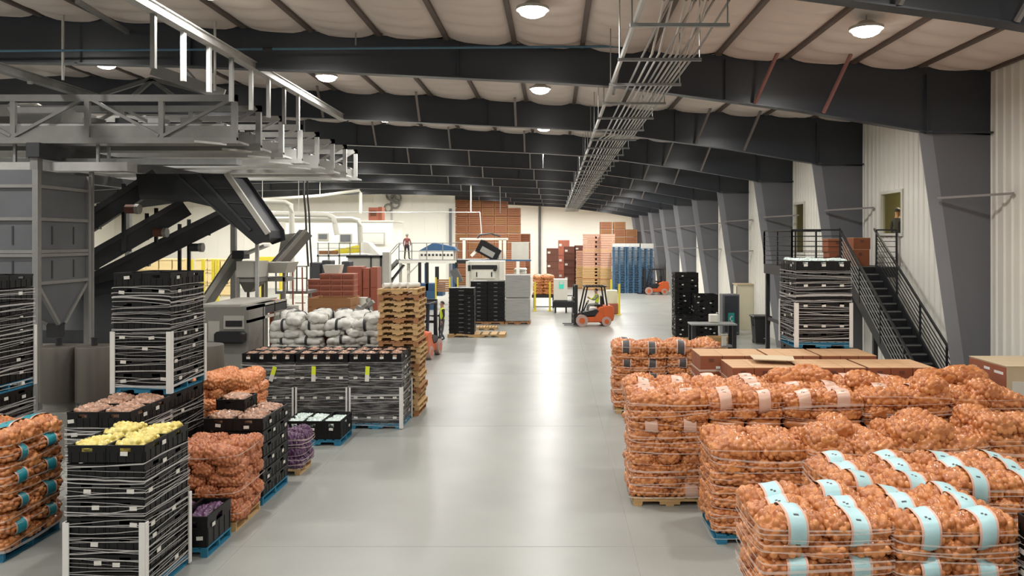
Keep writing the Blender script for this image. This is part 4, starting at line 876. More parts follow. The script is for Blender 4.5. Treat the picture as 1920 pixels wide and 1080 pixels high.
o = MB().frustum((W(614, 0, 31.5).x, W(640, 0, 31.5).x, 31.15, 31.6, 14 * ch), (W(610, 0, 31.5).x, W(643, 0, 31.5).x, 31.1, 31.65, W(0, 496, 31.5).z)).build('white_tub', 'white_machine'); tag(o, 'white tapered plastic tub on top of the red crates', 'tub')
o = MB().lathe((W(681, 0, 27).x, 27, 0), [(.12, 2.1), (.15, 2.45), (.16, 2.5), (.02, 2.5)], 16).lathe((W(681, 0, 27).x, 27, 0), [(.3, 0), (.3, 2.1)], 16).build('white_pail', 'white_machine', smooth=True); tag(o, 'small white pail right of the open wooden bin', 'pail')
eq = thing('floor_equipment', 'tangle of grey floor equipment right of the wooden bin', 'machine', (W(685, 0, 25).x, 25, 0))
for a, b in (((662, 600), (700, 565)), ((670, 575), (699, 592)), ((665, 590), (690, 570)), ((690, 560), (699, 600))): part(eq, 'arm', MB().bar(W(*a, 25.2), W(*b, 25.0), .12), 'machine')
part(eq, 'base', MB().box(W(664, 0, 25).x, W(699, 0, 25).x, 25, 25.8, 0, 2.0), 'machine')
o = MB().box(W(505, 0, 26.2).x, W(520, 0, 26.2).x, 26.2, 26.7, 0, W(0, 563, 26.2).z).build('orange_cabinet', 'orange', bevel=.02); tag(o, 'small orange cabinet behind the grey packing machine', 'cabinet')
for px, top, l in ((527, 570, 'pale grey barrel left'), (546, 573, 'pale grey barrel right')):
    c = W(px, top, 25.8); o = MB().lathe((c.x, 25.8, 0), [(.24, 0), (.25, c.z * .5), (.24, c.z), (.05, c.z + .03)], 18).build('barrel', 'machine_light', smooth=True); tag(o, l + ' of two before the red ladder', 'barrel')
# amber racks and yellow posts far left
for k, px in enumerate((262, 285, 310, 335, 378, 400, 425)):
    for j in range(3):
        p = W(px, 0, 62); o = MB().box(p.x - .48, p.x + .48, 62, 63, j * 1.0, 1.0 + j * 1.0).box(p.x - .5, p.x + .5, 61.95, 63.05, .88 + j, .98 + j).box(p.x - .5, p.x + .5, 61.95, 62.0, .1 + j, .2 + j).build('amber_bin', 'amber'); tag(o, 'amber bin far left, %s column, %s' % (ORDW[k], ('bottom', 'middle', 'top')[j]), 'bin', 'amber bins far left')
for px in (381, 400, 408, 360):
    p = W(px, 515, 52); o = MB().tube([(p.x, 52, 0), (p.x, 52, 3.2)], .12, 10).lathe((p.x, 52, 0), [(.2, 0), (.2, .05), (.12, .06)], 12).build('yellow_post', 'yellow'); tag(o, 'tall yellow post before the amber bins at far left, %s' % {381: 'second from left', 400: 'third from left', 408: 'rightmost', 360: 'leftmost'}[px], 'post', 'yellow posts far left')
o = MB().box(W(485, 0, 55).x, W(528, 0, 55).x, 55, 56, 2.7, 3.3).box(W(487, 0, 55).x, W(490, 0, 55).x, 55, 56, 0, 2.7).box(W(523, 0, 55).x, W(526, 0, 55).x, 55, 56, 0, 2.7).build('yellow_machine_guard', 'yellow'); tag(o, 'yellow machine guard behind the pan conveyor', 'machine')

# ================================================================== middle distance
# white room with red box on its roof
rmx0, rmx1 = W(536, 0, 62).x, W(736, 0, 62).x; zr = W(0, 416, 62).z
rr_ = thing('white_room', 'white panelled room with windows in front of the far wall', 'room', ((rmx0 + rmx1) / 2, 62, 0))
part(rr_, 'walls', MB().box(rmx0, rmx1, 62, 66, 0, zr), 'back_white'); part(rr_, 'roof_edge', MB().box(rmx0 - .1, rmx1 + .1, 61.9, 66, zr, zr + .12), 'white_machine')
for a, b, c, d in ((596, 616, 437, 450), (637, 660, 438, 455), (672, 722, 436, 460)):
    w = part(rr_, 'window', MB().box(W(a, 0, 62).x, W(b, 0, 62).x, 61.9, 62, W(0, d, 62).z, W(0, c, 62).z), 'machine_light'); rel(rr_, MB().box(W(a + 2, 0, 62).x, W(b - 2, 0, 62).x, 61.87, 61.9, W(0, d - 2, 62).z, W(0, c + 2, 62).z)).build('pane', 'hopper' if b < 700 else 'white_machine', w)
rb = thing('red_fan_unit', 'red fan unit standing on the white room roof', 'fan unit', (W(705, 0, 62.5).x, 62.8, zr + .12))
x0, x1 = W(691, 0, 62.5).x, W(709, 0, 62.5).x
part(rb, 'housing', MB().box(x0, x1, 62.5, 63.6, zr + .12, W(0, 389, 62.5).z), 'red_bin'); part(rb, 'side_panel', MB().box(x1, x1 + .3, 62.5, 63.6, zr + .12, W(0, 388, 62.5).z), 'box_red'); part(rb, 'grille', MB().box(x0 + .15, x1 - .15, 62.45, 62.5, zr + .5, zr + .9), 'brown_dark')
hc = thing('hose_coil', 'grey hose coils hung high on the far wall', 'hose', (W(737, 375, 71.8).x, 71.8, 7))
for px, py, r in ((733, 367, .4), (743, 372, .45), (741, 382, .4), (728, 390, .35)):
    c = W(px, py, 71.8); pts = [(c.x + r * math.cos(t), 71.8, c.z + r * math.sin(t)) for t in [2 * PI * q / 16 for q in range(17)]]; part(hc, 'coil', MB().tube(pts, .1, 6, cap=False), 'machine')
part(hc, 'rail', MB().box(W(732, 0, 71.8).x, W(735, 0, 71.8).x, 71.85, 72.0, 6, W(0, 362, 71.8).z), 'galv_light')
part(hc, 'rail_hook', MB().box(W(730, 0, 71.8).x, W(744, 0, 71.8).x, 71.7, 72.0, 8.7, 8.8), 'galv')
# white ducts
def duct(pts, r, lab):
    q = W(*pts[1]); o = MB().tube([W(*p) for p in pts], r, 10).tube([q, (q.x, q.y, zroof(q.x) + .13)], .02, 6).build('duct', 'white_machine', smooth=True)
    tag(o, lab, 'duct', 'white ducts over the packing machines')
duct([(480, 385, 44), (492, 378, 44), (535, 380, 44), (545, 385, 44), (547, 400, 44), (548, 560, 44)], .16, 'white duct arching down behind the wide elevator conveyor')
duct([(480, 400, 47), (560, 402, 47), (615, 403, 47), (625, 408, 47), (628, 420, 47), (632, 440, 47)], .17, 'upper horizontal white duct bending down over the yellow conveyor')
duct([(480, 412, 50), (560, 411, 50), (660, 411, 50), (672, 414, 50), (675, 425, 50), (676, 455, 50)], .17, 'lower horizontal white duct ending over the white chute')
duct([(480, 375, 60), (600, 367, 60), (674, 357, 60), (676, 362, 60), (676, 400, 60)], .12, 'thin high white pipe along the far rafters')
# yellow conveyor platform
yp = thing('yellow_conveyor_platform', 'grey platform with yellow conveyor before the white room', 'platform', (W(640, 0, 52).x, 52, 0)); Y = 52.0
part(yp, 'deck', MB().box(W(594, 0, Y).x, W(676, 0, Y).x, Y, Y + 2, W(0, 478, Y).z - .12, W(0, 478, Y).z), 'galv'); part(yp, 'yellow_belt', MB().prism([(W(632, 0, Y).x, W(0, 476, Y).z), (W(674, 0, Y).x, W(0, 474, Y).z), (W(673, 0, Y).x, W(0, 459, Y).z), (W(620, 0, Y).x, W(0, 470, Y).z)], 'y', Y + .2, Y + 1.0), 'yellow'); part(yp, 'side_panel', MB().box(W(597, 0, Y).x, W(632, 0, Y).x, Y + .1, Y + .2, W(0, 477, Y).z, W(0, 470, Y).z), 'wood_old')
for px in (596, 616, 636, 656, 675): part(yp, 'leg', MB().box(W(px, 0, Y).x - .05, W(px, 0, Y).x + .05, Y, Y + .1, 0, W(0, 478, Y).z), 'galv'); part(yp, 'rail_post', MB().box(W(px, 0, Y).x - .03, W(px, 0, Y).x + .03, Y, Y + .06, W(0, 478, Y).z, W(0, 455, Y).z), 'galv')
for py in (456, 465): part(yp, 'rail', MB().box(W(594, 0, Y).x, W(676, 0, Y).x, Y, Y + .04, W(0, py + 1, Y).z, W(0, py, Y).z), 'galv')
part(yp, 'chute', MB().prism([(W(676, 0, Y).x, W(0, 452, Y).z), (W(690, 0, Y).x, W(0, 455, Y).z), (W(712, 0, Y).x, W(0, 478, Y).z), (W(676, 0, Y).x, W(0, 474, Y).z)], 'y', Y, Y + 1.2), 'white_machine')
ge = thing('grey_enclosure', 'grey machine enclosure below the white chute', 'machine', (W(690, 0, 50).x, 50, 0)); Y = 50.0
part(ge, 'body', MB().box(W(652, 0, Y).x, W(713, 0, Y).x, Y, Y + 2.5, 0, W(0, 482, Y).z), 'machine_light'); part(ge, 'top_frame', MB().box(W(650, 0, Y).x, W(716, 0, Y).x, Y - .1, Y + 2.6, W(0, 483, Y).z, W(0, 479, Y).z), 'dark_steel'); part(ge, 'post', MB().box(W(713, 0, Y).x, W(716, 0, Y).x, Y - .1, Y, 0, W(0, 480, Y).z), 'dark_steel'); part(ge, 'post', MB().box(W(695, 0, Y).x, W(697, 0, Y).x, Y - .1, Y, 0, W(0, 480, Y).z), 'dark_steel'); part(ge, 'panel', MB().box(W(717, 0, Y).x, W(730, 0, Y).x, Y, Y + .6, 0, W(0, 473, Y).z), 'machine_light')
dm = thing('sorting_drive', 'dark drive units below the yellow conveyor', 'machine', (W(630, 0, 48).x, 48, 0))
for a, b, t in ((580, 600, 492), (603, 620, 488), (640, 655, 490)): part(dm, 'drive_housing', MB().box(W(a, 0, 48).x, W(b, 0, 48).x, 48, 49, 0, W(0, t, 48).z), 'conv_mid', bevel=.05)
o = MB(); pts = [Vector((W(570, 366, 34).x, 34, zroof(-11) + .1)), W(570, 366, 34), W(573, 400, 34), W(575, 450, 34), W(578, 500, 34)]; o.tube(pts, .045, 8); o.tube([p + Vector((.12, .1, 0)) for p in pts], .04, 8); tag(o.build('hanging_hose', 'hose', smooth=True), 'pair of dark hoses hanging from the rafters', 'hose')
# palletizer
Y = 52.7; pz = thing('palletizer_platform', 'white raised palletizer platform with grey railings and stairs', 'platform', (W(860, 0, Y).x, Y, 0)); zd = W(0, 487, Y).z
xa, xb = W(748, 0, Y).x, W(940, 0, Y).x
part(pz, 'deck', MB().box(xa, xb, Y, Y + 3, zd - .08, zd), 'grey_metal'); part(pz, 'edge_beam', MB().box(xa, W(856, 0, Y).x, Y - .05, Y, zd - .25, zd - .05), 'white_machine'); part(pz, 'edge_beam', MB().box(W(856, 0, Y).x, xb, Y - .05, Y, zd - .25, zd - .02), 'dark_steel')
for px in (750, 765, 798, 850, 940): x = W(px, 0, Y).x; part(pz, 'leg', MB().box(x - .09, x + .09, Y + .1, Y + .28, 0, zd - .08), 'white_machine' if px < 780 else 'blue_machine')
for px in (748, 772, 800, 830, 857): x = W(px, 0, Y).x; part(pz, 'rail_post', MB().box(x - .03, x + .03, Y, Y + .06, zd, zd + 1.15), 'grey_metal')
for z in (.6, 1.15): part(pz, 'rail', MB().box(xa, W(860, 0, Y).x, Y, Y + .05, zd + z - .045, zd + z), 'grey_metal')
A, B = W(716, 520, Y + .5), W(748, 487, Y + .5)
for q in range(7): p = A.lerp(B, q / 6); part(pz, 'stair_tread', MB().box(p.x - .15, p.x + .15, Y + .2, Y + 1.1, p.z - .04, p.z), 'dark_steel')
for y in (Y + .15, Y + 1.1): part(pz, 'stair_stringer', MB().bar((A.x, y, A.z), (B.x, y, B.z), .05, .2), 'grey_metal'); part(pz, 'stair_rail', MB().bar((A.x, y, A.z + 1), (B.x, y, B.z + 1.1), .05), 'grey_metal')
C_, D_ = W(735, 525, Y), W(757, 497, Y)
part(pz, 'brace', MB().bar(C_, D_, .5, .12), 'dark_steel'); part(pz, 'knee_brace', MB().bar(W(765, 515, Y), W(790, 490, Y), .08), 'machine_light'); part(pz, 'lower_flight', MB().bar(W(725, 545, Y), W(738, 520, Y), .6, .12), 'dark_steel')
pl = thing('palletizer', 'blue and white palletizer with tilting black tote on the platform', 'machine', (W(880, 0, 54).x, 54, 0)); Y = 53.6
part(pl, 'infeed_white', MB().box(W(785, 0, Y).x, W(850, 0, Y).x, Y, Y + 1.5, zd, W(0, 470, Y).z), 'white_machine'); part(pl, 'infeed_blue', MB().prism([(W(785, 0, Y).x, W(0, 470, Y).z), (W(857, 0, Y).x, W(0, 470, Y).z), (W(850, 0, Y).x, W(0, 463, Y).z), (W(812, 0, Y).x, W(0, 455, Y).z)], 'y', Y + .1, Y + 1.4), 'blue_machine')
for k in range(9): x = W(789 + k * 7, 0, Y).x; part(pl, 'slot', MB().box(x, x + .14, Y - .02, Y, W(0, 480, Y).z, W(0, 476, Y).z), 'conv_mid')
for px in (870, 938, 946): x = W(px, 0, Y).x; part(pl, 'frame_post', MB().box(x - .1, x + .1, Y, Y + .2, zd, W(0, 449, Y).z), 'white_machine')
part(pl, 'frame_top', MB().box(W(862, 0, Y).x, W(950, 0, Y).x, Y, Y + 1.8, W(0, 450, Y).z, W(0, 446, Y).z), 'white_machine'); part(pl, 'tilter_arm', MB().bar(W(884, 480, Y), W(908, 456, Y), .5, .2), 'white_machine')
tl = part(pl, 'tilting_tote', MB().box(-.8, .8, -.7, .7, -.45, .45), 'crate'); tl.location = W(917, 470, Y + .4) - pl.location; tl.rotation_euler.y = .5; MB().box(-.5, .5, -.72, -.7, -.3, .1).build('label_patch', 'machine', tl)
tl.data.transform(Matrix.Translation(Vector(pl.location)))
part(pl, 'hose_loop', MB().tube([W(895, 446, Y), (W(900, 440, Y)), W(920, 438, Y), W(938, 443, Y)], .06, 8), 'hose'); part(pl, 'white_cabinet', MB().box(W(959, 0, Y).x, W(991, 0, Y).x, Y, Y + 1.0, W(0, 487, Y).z, W(0, 454, Y).z), 'machine_light')
part(pl, 'cabinet_shelf', MB().box(W(940, 0, Y).x, W(995, 0, Y).x, Y, Y + 1.2, W(0, 490, Y).z, W(0, 487, Y).z), 'blue_machine'); part(pl, 'cabinet_leg', MB().box(W(968, 0, Y).x, W(974, 0, Y).x, Y, Y + .2, 0, W(0, 490, Y).z), 'white_machine')
hd = thing('hood_machine', 'white hood machine standing behind the black tote towers', 'machine', (W(908, 0, 46).x, 46, 0)); Y = 46.0
part(hd, 'hood', MB().box(W(875, 0, Y).x, W(944, 0, Y).x, Y, Y + 2, W(0, 545, Y).z, W(0, 490, Y).z), 'white_machine'); part(hd, 'dark_opening', MB().box(W(884, 0, Y).x, W(932, 0, Y).x, Y - .03, Y, W(0, 505, Y).z, W(0, 497, Y).z), 'black_metal'); part(hd, 'front_panel', MB().box(W(890, 0, Y).x, W(928, 0, Y).x, Y - .08, Y, W(0, 522, Y).z, W(0, 507, Y).z), 'white_machine')
for px in (893, 921): part(hd, 'slot', MB().box(W(px, 0, Y).x, W(px + 2, 0, Y).x, Y - .1, Y - .08, W(0, 519, Y).z, W(0, 510, Y).z), 'black_metal')
for px in (877, 940): part(hd, 'leg', MB().box(W(px - 3, 0, Y).x, W(px + 3, 0, Y).x, Y - .15, Y, .0, W(0, 490, Y).z), 'white_machine')
for px in (880, 928): part(hd, 'guide', MB().tube([(W(px, 0, Y).x, Y - .1, W(0, 508, Y).z), (W(px, 0, Y).x, Y - .1, W(0, 497, Y).z)], .09, 10), 'dark_steel')
# behind: blue machine parts, yellow fence
bmz = thing('blue_conveyor', 'blue conveyor frame with dark columns under the platform', 'conveyor', (W(815, 0, 50).x, 50, 0)); Y = 50.0
part(bmz, 'bed', MB().box(W(785, 0, Y).x, W(830, 0, Y).x, Y, Y + 1.2, W(0, 555, Y).z, W(0, 532, Y).z), 'blue_machine'); part(bmz, 'tank', MB().box(W(800, 0, Y).x, W(818, 0, Y).x, Y - .2, Y, .0, W(0, 545, Y).z), 'blue_machine')
for px in (786, 800, 855): part(bmz, 'column', MB().box(W(px - 2, 0, Y).x, W(px + 3, 0, Y).x, Y, Y + .2, 0, W(0, 492, Y).z), 'dark_steel')
part(bmz, 'cylinder', MB().tube([(W(819, 0, Y).x, Y + .1, 1.0), (W(819, 0, Y).x, Y + .1, W(0, 500, Y).z)], .13, 12), 'dark_steel'); part(bmz, 'tilted_plate', MB().bar(W(850, 505, Y), W(862, 530, Y), .3, .5), 'hopper')
fn = thing('yellow_guard_frame', 'yellow guard frame with wooden slats left of the hood machine', 'guard', (W(830, 0, 45).x, 45, 0)); Y = 45.0
for px in (817, 843, 858): part(fn, 'post', MB().box(W(px, 0, Y).x - .04, W(px, 0, Y).x + .04, Y, Y + .08, 0, W(0, 520, Y).z), 'yellow')
for k in range(6): part(fn, 'slat', MB().box(W(818, 0, Y).x, W(842, 0, Y).x, Y + .02, Y + .06, W(0, 527 + k * 4, Y).z, W(0, 524 + k * 4, Y).z), 'wood_old')
# black tote towers: low tote columns on pallets
tme = {}
def tote_tower(x0, x1, y0, y1, z1, n, nx, lab, z0=.15):
    w, h = (x1 - x0) / nx, (z1 - z0) / n; m = MB(); m.box(-w / 2 + .015, w / 2 - .015, -(y1 - y0) / 2, (y1 - y0) / 2, 0, h * .8); m.box(-w / 2 + .004, w / 2 - .004, -(y1 - y0) / 2 - .02, (y1 - y0) / 2 + .02, h * .72, h * .97); m.box(-w * .1, w * .1, -(y1 - y0) / 2 - .012, -(y1 - y0) / 2, h * .3, h * .5, 1)
    me = m.mesh('black_tote', ['crate', 'column_grey'])
    for i in range(nx):
        for j in range(n): tag(link('black_tote', me, None, (x0 + (i + .5) * w, (y0 + y1) / 2, z0 + j * h)), 'black lidded tote, %s from the top%s, in %s' % (ordw(n - 1 - j) if j < n - 1 else 'first', '' if nx == 1 else ', ' + posw(i, 0, nx, 1) + ' column', lab), 'tote', 'totes in ' + lab)
pallet(-4.95, -2.3, 35.7, 36.9, 0, 'wood', 'long pale wooden pallet under the front black tote tower')
tote_tower(-4.93, -3.75, 35.95, 36.85, 2.27, 10, 1, 'the front left tote tower'); tote_tower(-4.2, -3.7, 35.7, 35.93, 1.95, 9, 1, 'the slim front tote column')
pallet(-4.6, -2.7, 41.3, 42.4, 0, 'wood_old', 'dark wooden pallet under the rear black tote tower'); tote_tower(-4.5, -2.7, 41.3, 42.4, 2.3, 10, 2, 'the rear wide tote tower')
pallet(-3.9, -2.9, 38.6, 39.4, 0, 'wood', 'empty wooden pallet lying between the tote towers')
pallet(-2.65, -1.3, 41.3, 42.5, 0, 'wood_old', 'wooden pallet under the silver film-wrapped blocks')
for a, b, l in ((.15, 1.36, 'lower'), (1.42, 2.62, 'upper')):
    o = thing('wrapped_block', '%s silver film-wrapped pallet block beside the aisle' % l, 'wrapped load', (-2, 41.9, a)); part(o, 'load', MB().box(-2.63 + .03 * (l == 'lower') * 0, -1.33, 41.3, 42.5, a, b), 'silver_film', bevel=.03); part(o, 'top_sheet', MB().box(-2.65, -1.31, 41.28, 42.52, b - .03, b + .02), 'film')
# ------------------------------------------------------------------ forklifts
def forklift(lab, loc, rz, first=[None]):
    if first[0]:
        src = first[0]; r = src.copy(); COL.objects.link(r); r.location = loc; r.rotation_euler.z = rz; r['label'] = lab
        for ch in list(src.children):
            c = ch.copy(); COL.objects.link(c); c.parent = r
            for g in ch.children: d = g.copy(); COL.objects.link(d); d.parent = c
        return r
    t = thing('forklift', lab, 'forklift', (0, 0, 0), 0, 'orange forklifts')      # front points to -x
    B_ = lambda n, mb, m, **k: mb.build(n, m, t, **k)
    B_('chassis', MB().prism([(-.55, .2), (.95, .2), (1.0, .35), (1.0, .95), (.9, 1.05), (.35, 1.0), (.0, .62), (-.55, .55)], 'y', -.5, .5), 'orange', bevel=.04)
    B_('counterweight', MB().prism([(.55, .3), (1.05, .25), (1.12, .5), (1.1, .95), (1.0, 1.08), (.5, 1.05)], 'y', -.54, .54), 'orange', bevel=.05)
    B_('side_panel', MB().prism([(-.6, .55), (.1, .55), (.3, .8), (.2, .88), (-.3, .78), (-.6, .72)], 'y', -.52, .52), 'black_metal'); B_('floor_plate', MB().box(-.6, .1, -.5, .5, .5, .56), 'black_metal')
    B_('seat', MB().box(.1, .55, -.25, .25, 1.0, 1.1).box(.48, .6, -.25, .25, 1.1, 1.55), 'black_rubber', bevel=.03); B_('steering_column', MB().tube([(-.5, 0, .6), (-.25, 0, 1.2)], .04, 8), 'black_metal'); B_('steering_wheel', MB().tube([(-.23 + .06 * math.cos(q), .16 * math.sin(q), 1.2 + .12 * math.cos(q)) for q in [2 * PI * k / 12 for k in range(13)]], .02, 6), 'black_metal')
    for y in (-.45, .45): B_('guard_post', MB().tube([(-.6, y, .7), (-.3, y, 2.05)], .045, 8), 'black_metal'); B_('guard_post', MB().tube([(.75, y, 1.0), (.6, y, 2.05)], .045, 8), 'black_metal')
    gr = B_('guard_roof', MB().box(-.4, .7, -.5, -.43, 2.03, 2.1).box(-.4, .7, .43, .5, 2.03, 2.1).box(-.4, -.33, -.43, .43, 2.03, 2.1).box(.63, .7, -.43, .43, 2.03, 2.1), 'black_metal')
    for k in range(5): MB().box(-.2 + k * .18, -.16 + k * .18, -.43, .43, 2.05, 2.08).build('roof_bar', 'black_metal', gr)
    for y in (-.33, .33): B_('mast_rail', MB().box(-.95, -.8, y - .06, y + .06, .08, 2.15), 'black_metal'); B_('fork', MB().box(-1.5, -.98, y - .06, y + .06, .06, .1).box(-1.02, -.97, y - .06, y + .06, .06, .6), 'dark_steel')
    for z in (.4, 1.2, 2.05): B_('mast_crossbar', MB().box(-.93, -.82, -.33, .33, z, z + .1), 'black_metal')
    B_('carriage', MB().box(-1.0, -.94, -.48, .48, .3, .4).box(-1.0, -.94, -.48, .48, .55, .65), 'dark_steel'); B_('load_backrest', MB().box(-.99, -.95, -.48, -.44, .6, 1.5).box(-.99, -.95, .44, .48, .6, 1.5).box(-.99, -.95, -.44, .44, 1.45, 1.5), 'black_metal'); B_('lift_cylinder', MB().tube([(-.86, 0, .3), (-.86, 0, 1.9)], .06, 10), 'dark_steel')
    for x, r in ((-.6, .31), (.7, .25)):
        for y in (-.5, .5):
            wv = B_('wheel', MB().tube([(x, y - .1, r), (x, y + .1, r)], r, 20), 'wheel_pale', smooth=True); MB().tube([(x, y - .11, r), (x, y + .11, r)], r * .5, 14).build('hub', 'orange', wv)
    first[0] = t; t.location = loc; t.rotation_euler.z = rz; return t
forklift('orange forklift with seated driver crossing the aisle', (1.95, 40.8, 0), .12)
forklift('dark-masted orange forklift beside the blue pallet stacks', (8.3, 64.2, 0), .1)
forklift('orange forklift half hidden behind the wooden pallet stack', (-5.15, 29.9, 0), -PI / 2 - .1)
# ------------------------------------------------------------------ people
def person(lab, loc, rz, cols, J=None, vest=None, scale=1):
    j = dict(hip=(0, 0, .95), belly=(0, 0, 1.1), chest=(0, 0, 1.32), neck=(0, 0, 1.49), head0=(0, -.01, 1.57), head1=(0, -.015, 1.66), head2=(0, -.005, 1.72))
    R = dict(hip=.15, belly=.145, chest=.155, neck=.06, head0=.075, head1=.095, head2=.07)
    for s, n in ((-1, 'l'), (1, 'r')):
        j.update({n + 'sh': (s * .19, 0, 1.42), n + 'el': (s * .25, .02, 1.14), n + 'wr': (s * .25, -.08, .91), n + 'pm': (s * .245, -.1, .84), n + 'th': (s * .1, 0, .88), n + 'kn': (s * .105, -.01, .5), n + 'an': (s * .11, .02, .08), n + 'to': (s * .12, -.16, .045)})
        R.update({n + 'sh': .068, n + 'el': .047, n + 'wr': .033, n + 'pm': .036, n + 'th': .092, n + 'kn': .062, n + 'an': .045, n + 'to': .038})
    if J: j.update(J)
    names = list(j); idx = {n: i for i, n in enumerate(names)}
    E = [('hip', 'belly'), ('belly', 'chest'), ('chest', 'neck'), ('neck', 'head0'), ('head0', 'head1'), ('head1', 'head2')]
    for n in 'lr': E += [('chest', n + 'sh'), (n + 'sh', n + 'el'), (n + 'el', n + 'wr'), (n + 'wr', n + 'pm'), ('hip', n + 'th'), (n + 'th', n + 'kn'), (n + 'kn', n + 'an'), (n + 'an', n + 'to')]
    me = bpy.data.meshes.new('person'); me.from_pydata([j[n] for n in names], [(idx[a], idx[b]) for a, b in E], [])
    o = bpy.data.objects.new('tmp', me); COL.objects.link(o); md = o.modifiers.new('s', 'SKIN'); 
    lay = me.skin_vertices[0].data if me.skin_vertices else None
    if lay is None:
        bpy.context.view_layer.objects.active = o; bpy.ops.mesh.customdata_skin_add(); lay = me.skin_vertices[0].data
    for n, i in idx.items(): lay[i].radius = (R[n], R[n] * (.72 if n in ('hip', 'belly', 'chest') else 1)); lay[i].use_root = n == 'hip'
    sb = o.modifiers.new('b', 'SUBSURF'); sb.levels = 1; sb.render_levels = 1
    bpy.context.view_layer.update(); dg = bpy.context.evaluated_depsgraph_get(); m2 = bpy.data.meshes.new_from_object(o.evaluated_get(dg)); bpy.data.objects.remove(o)
    vs = [v.co.copy() for v in m2.vertices]; fs = [tuple(p.vertices) for p in m2.polygons]; mb = MB(); mb.add(vs, fs)
    seg = [(Vector(j[a]), Vector(j[b]), a, b) for a, b in E]
    def cls(c):
        best = None
        for a, b, na, nb in seg:
            d = b - a; t = max(0, min(1, (c - a).dot(d) / d.length_squared)); q = (c - a - d * t).length
            if best is None or q < best[0]: best = (q, na, nb)
        na, nb = best[1], best[2]
        if nb[:4] == 'head' or nb == 'neck' and c.z > j['neck'][2] - .02: return 0
        if nb[1:] == 'pm' or (nb[1:] == 'wr' and False): return 0
        if nb[1:] == 'to': return 3
        if nb[1:] in ('th', 'kn', 'an'): return 2
        return 1 if (c.z > j['hip'][2] + .02 or nb[1:] in ('el', 'wr', 'sh')) else 2
    mb.mi = [cls(sum((vs[i] for i in f), Vector()) / len(f)) for f in fs]
    for n, s in (('l', -1), ('r', 1)):                      # four fingers and a thumb on each hand
        p = Vector(j[n + 'pm']); d = (p - Vector(j[n + 'wr'])).normalized(); side = d.cross(Vector((s, 0, 0))).normalized()
        for k, ln in enumerate((.07, .08, .075, .06)):
            b = p + side * (-.027 + .018 * k) + d * .02; c1 = b + d * ln * .6; c2 = c1 + (d * .8 + Vector((-s * .6, 0, 0))) * ln * .5; mb.tube([b, c1, c2], [.01, .009, .007], 6, mi=0)
        b = p - side * .03 - d * .01; mb.tube([b, b - side * .03 + d * .03, b - side * .035 + d * .06], [.011, .01, .008], 6, mi=0)
    h = Vector(j['head1'])
    mb.add([h + Vector(q) for q in ((-.012, -.088, .0), (.012, -.088, .0), (0, -.088, .035), (0, -.115, .004))], [(0, 1, 3), (1, 2, 3), (2, 0, 3)], 0)
    for s in (-1, 1): mb.box(h.x + s * .09 - .012, h.x + s * .09 + .012, h.y - .01, h.y + .025, h.z - .03, h.z + .03, 0); mb.box(h.x + s * .035 - .012, h.x + s * .035 + .012, h.y - .095, h.y - .085, h.z + .012, h.z + .022, 3)
    mb.box(h.x - .025, h.x + .025, h.y - .093, h.y - .083, h.z - .045, h.z - .037, 3)
    ob = mb.build('person', [cols['skin'], cols['top'], cols['legs'], cols['shoe']], smooth=True); ob.location = loc; ob.rotation_euler.z = rz; ob.scale = (scale,) * 3; tag(ob, lab, 'person')
    hm = MB(); vsb = []; 
    for a in range(9):
        for b in range(16):
            th = a / 8 * 1.75; q = 2 * PI * b / 16; vsb.append((h.x + .104 * math.sin(th) * math.cos(q), h.y + .012 + .108 * math.sin(th) * math.sin(q), h.z + .01 + .115 * math.cos(th)))
    fsb = [(a * 16 + b, a * 16 + (b + 1) % 16, (a + 1) * 16 + (b + 1) % 16, (a + 1) * 16 + b) for a in range(8) for b in range(16) if not (a >= 5 and 9 <= b <= 14)]
    hm.add(vsb, fsb).build('hair', cols['hair'], ob, smooth=True)
    if vest:
        vm = MB(); keep = [f for f in fs if cls(sum((vs[i] for i in f), Vector()) / len(f)) == 1 and abs((sum((vs[i] for i in f), Vector()) / len(f)).x) < .19]
        vn = [v.normal.copy() for v in m2.vertices]; us = sorted({i for f in keep for i in f}); ui = {i: q for q, i in enumerate(us)}; vm.add([vs[i] + vn[i] * .014 for i in us], [tuple(ui[i] for i in f) for f in keep])
        vm.build('safety_vest', vest, ob, smooth=True)
    return ob
Y = 53.2
person('person in dark red shirt standing on the palletizer platform', (W(763, 0, Y).x, Y, zd), 2.9, dict(skin='skin', top='shirt_red', legs='trousers', shoe='shoe', hair='hair_grey'), dict(lel=(-.3, .05, 1.16), lwr=(-.22, -.12, 1.02), lpm=(-.18, -.16, .98), lkn=(-.14, 0, .5), rkn=(.14, 0, .5), lan=(-.17, .02, .08), ran=(.17, .02, .08), lto=(-.19, -.15, .045), rto=(.19, -.15, .045)))
person('person in yellow safety vest walking beside the black tote tower', (-5.0, 34.4, 0), -1.2, dict(skin='skin', top='shirt_dark', legs='trousers_grey', shoe='shoe', hair='hair'), dict(lkn=(-.1, -.12, .5), lan=(-.1, .12, .1), lto=(-.1, -.04, .045), rkn=(.1, -.02, .5), ran=(.1, -.12, .08), rto=(.1, -.29, .045), lel=(-.26, -.05, 1.14), lwr=(-.2, -.28, 1.08), lpm=(-.19, -.35, 1.09)), vest='vest')
fk = (1.95, 40.8)
sit = dict(hip=(0, .05, .62), belly=(0, .04, .78), chest=(0, .02, 1.0), neck=(0, 0, 1.16), head0=(0, -.02, 1.24), head1=(0, -.03, 1.33), head2=(0, -.02, 1.39))
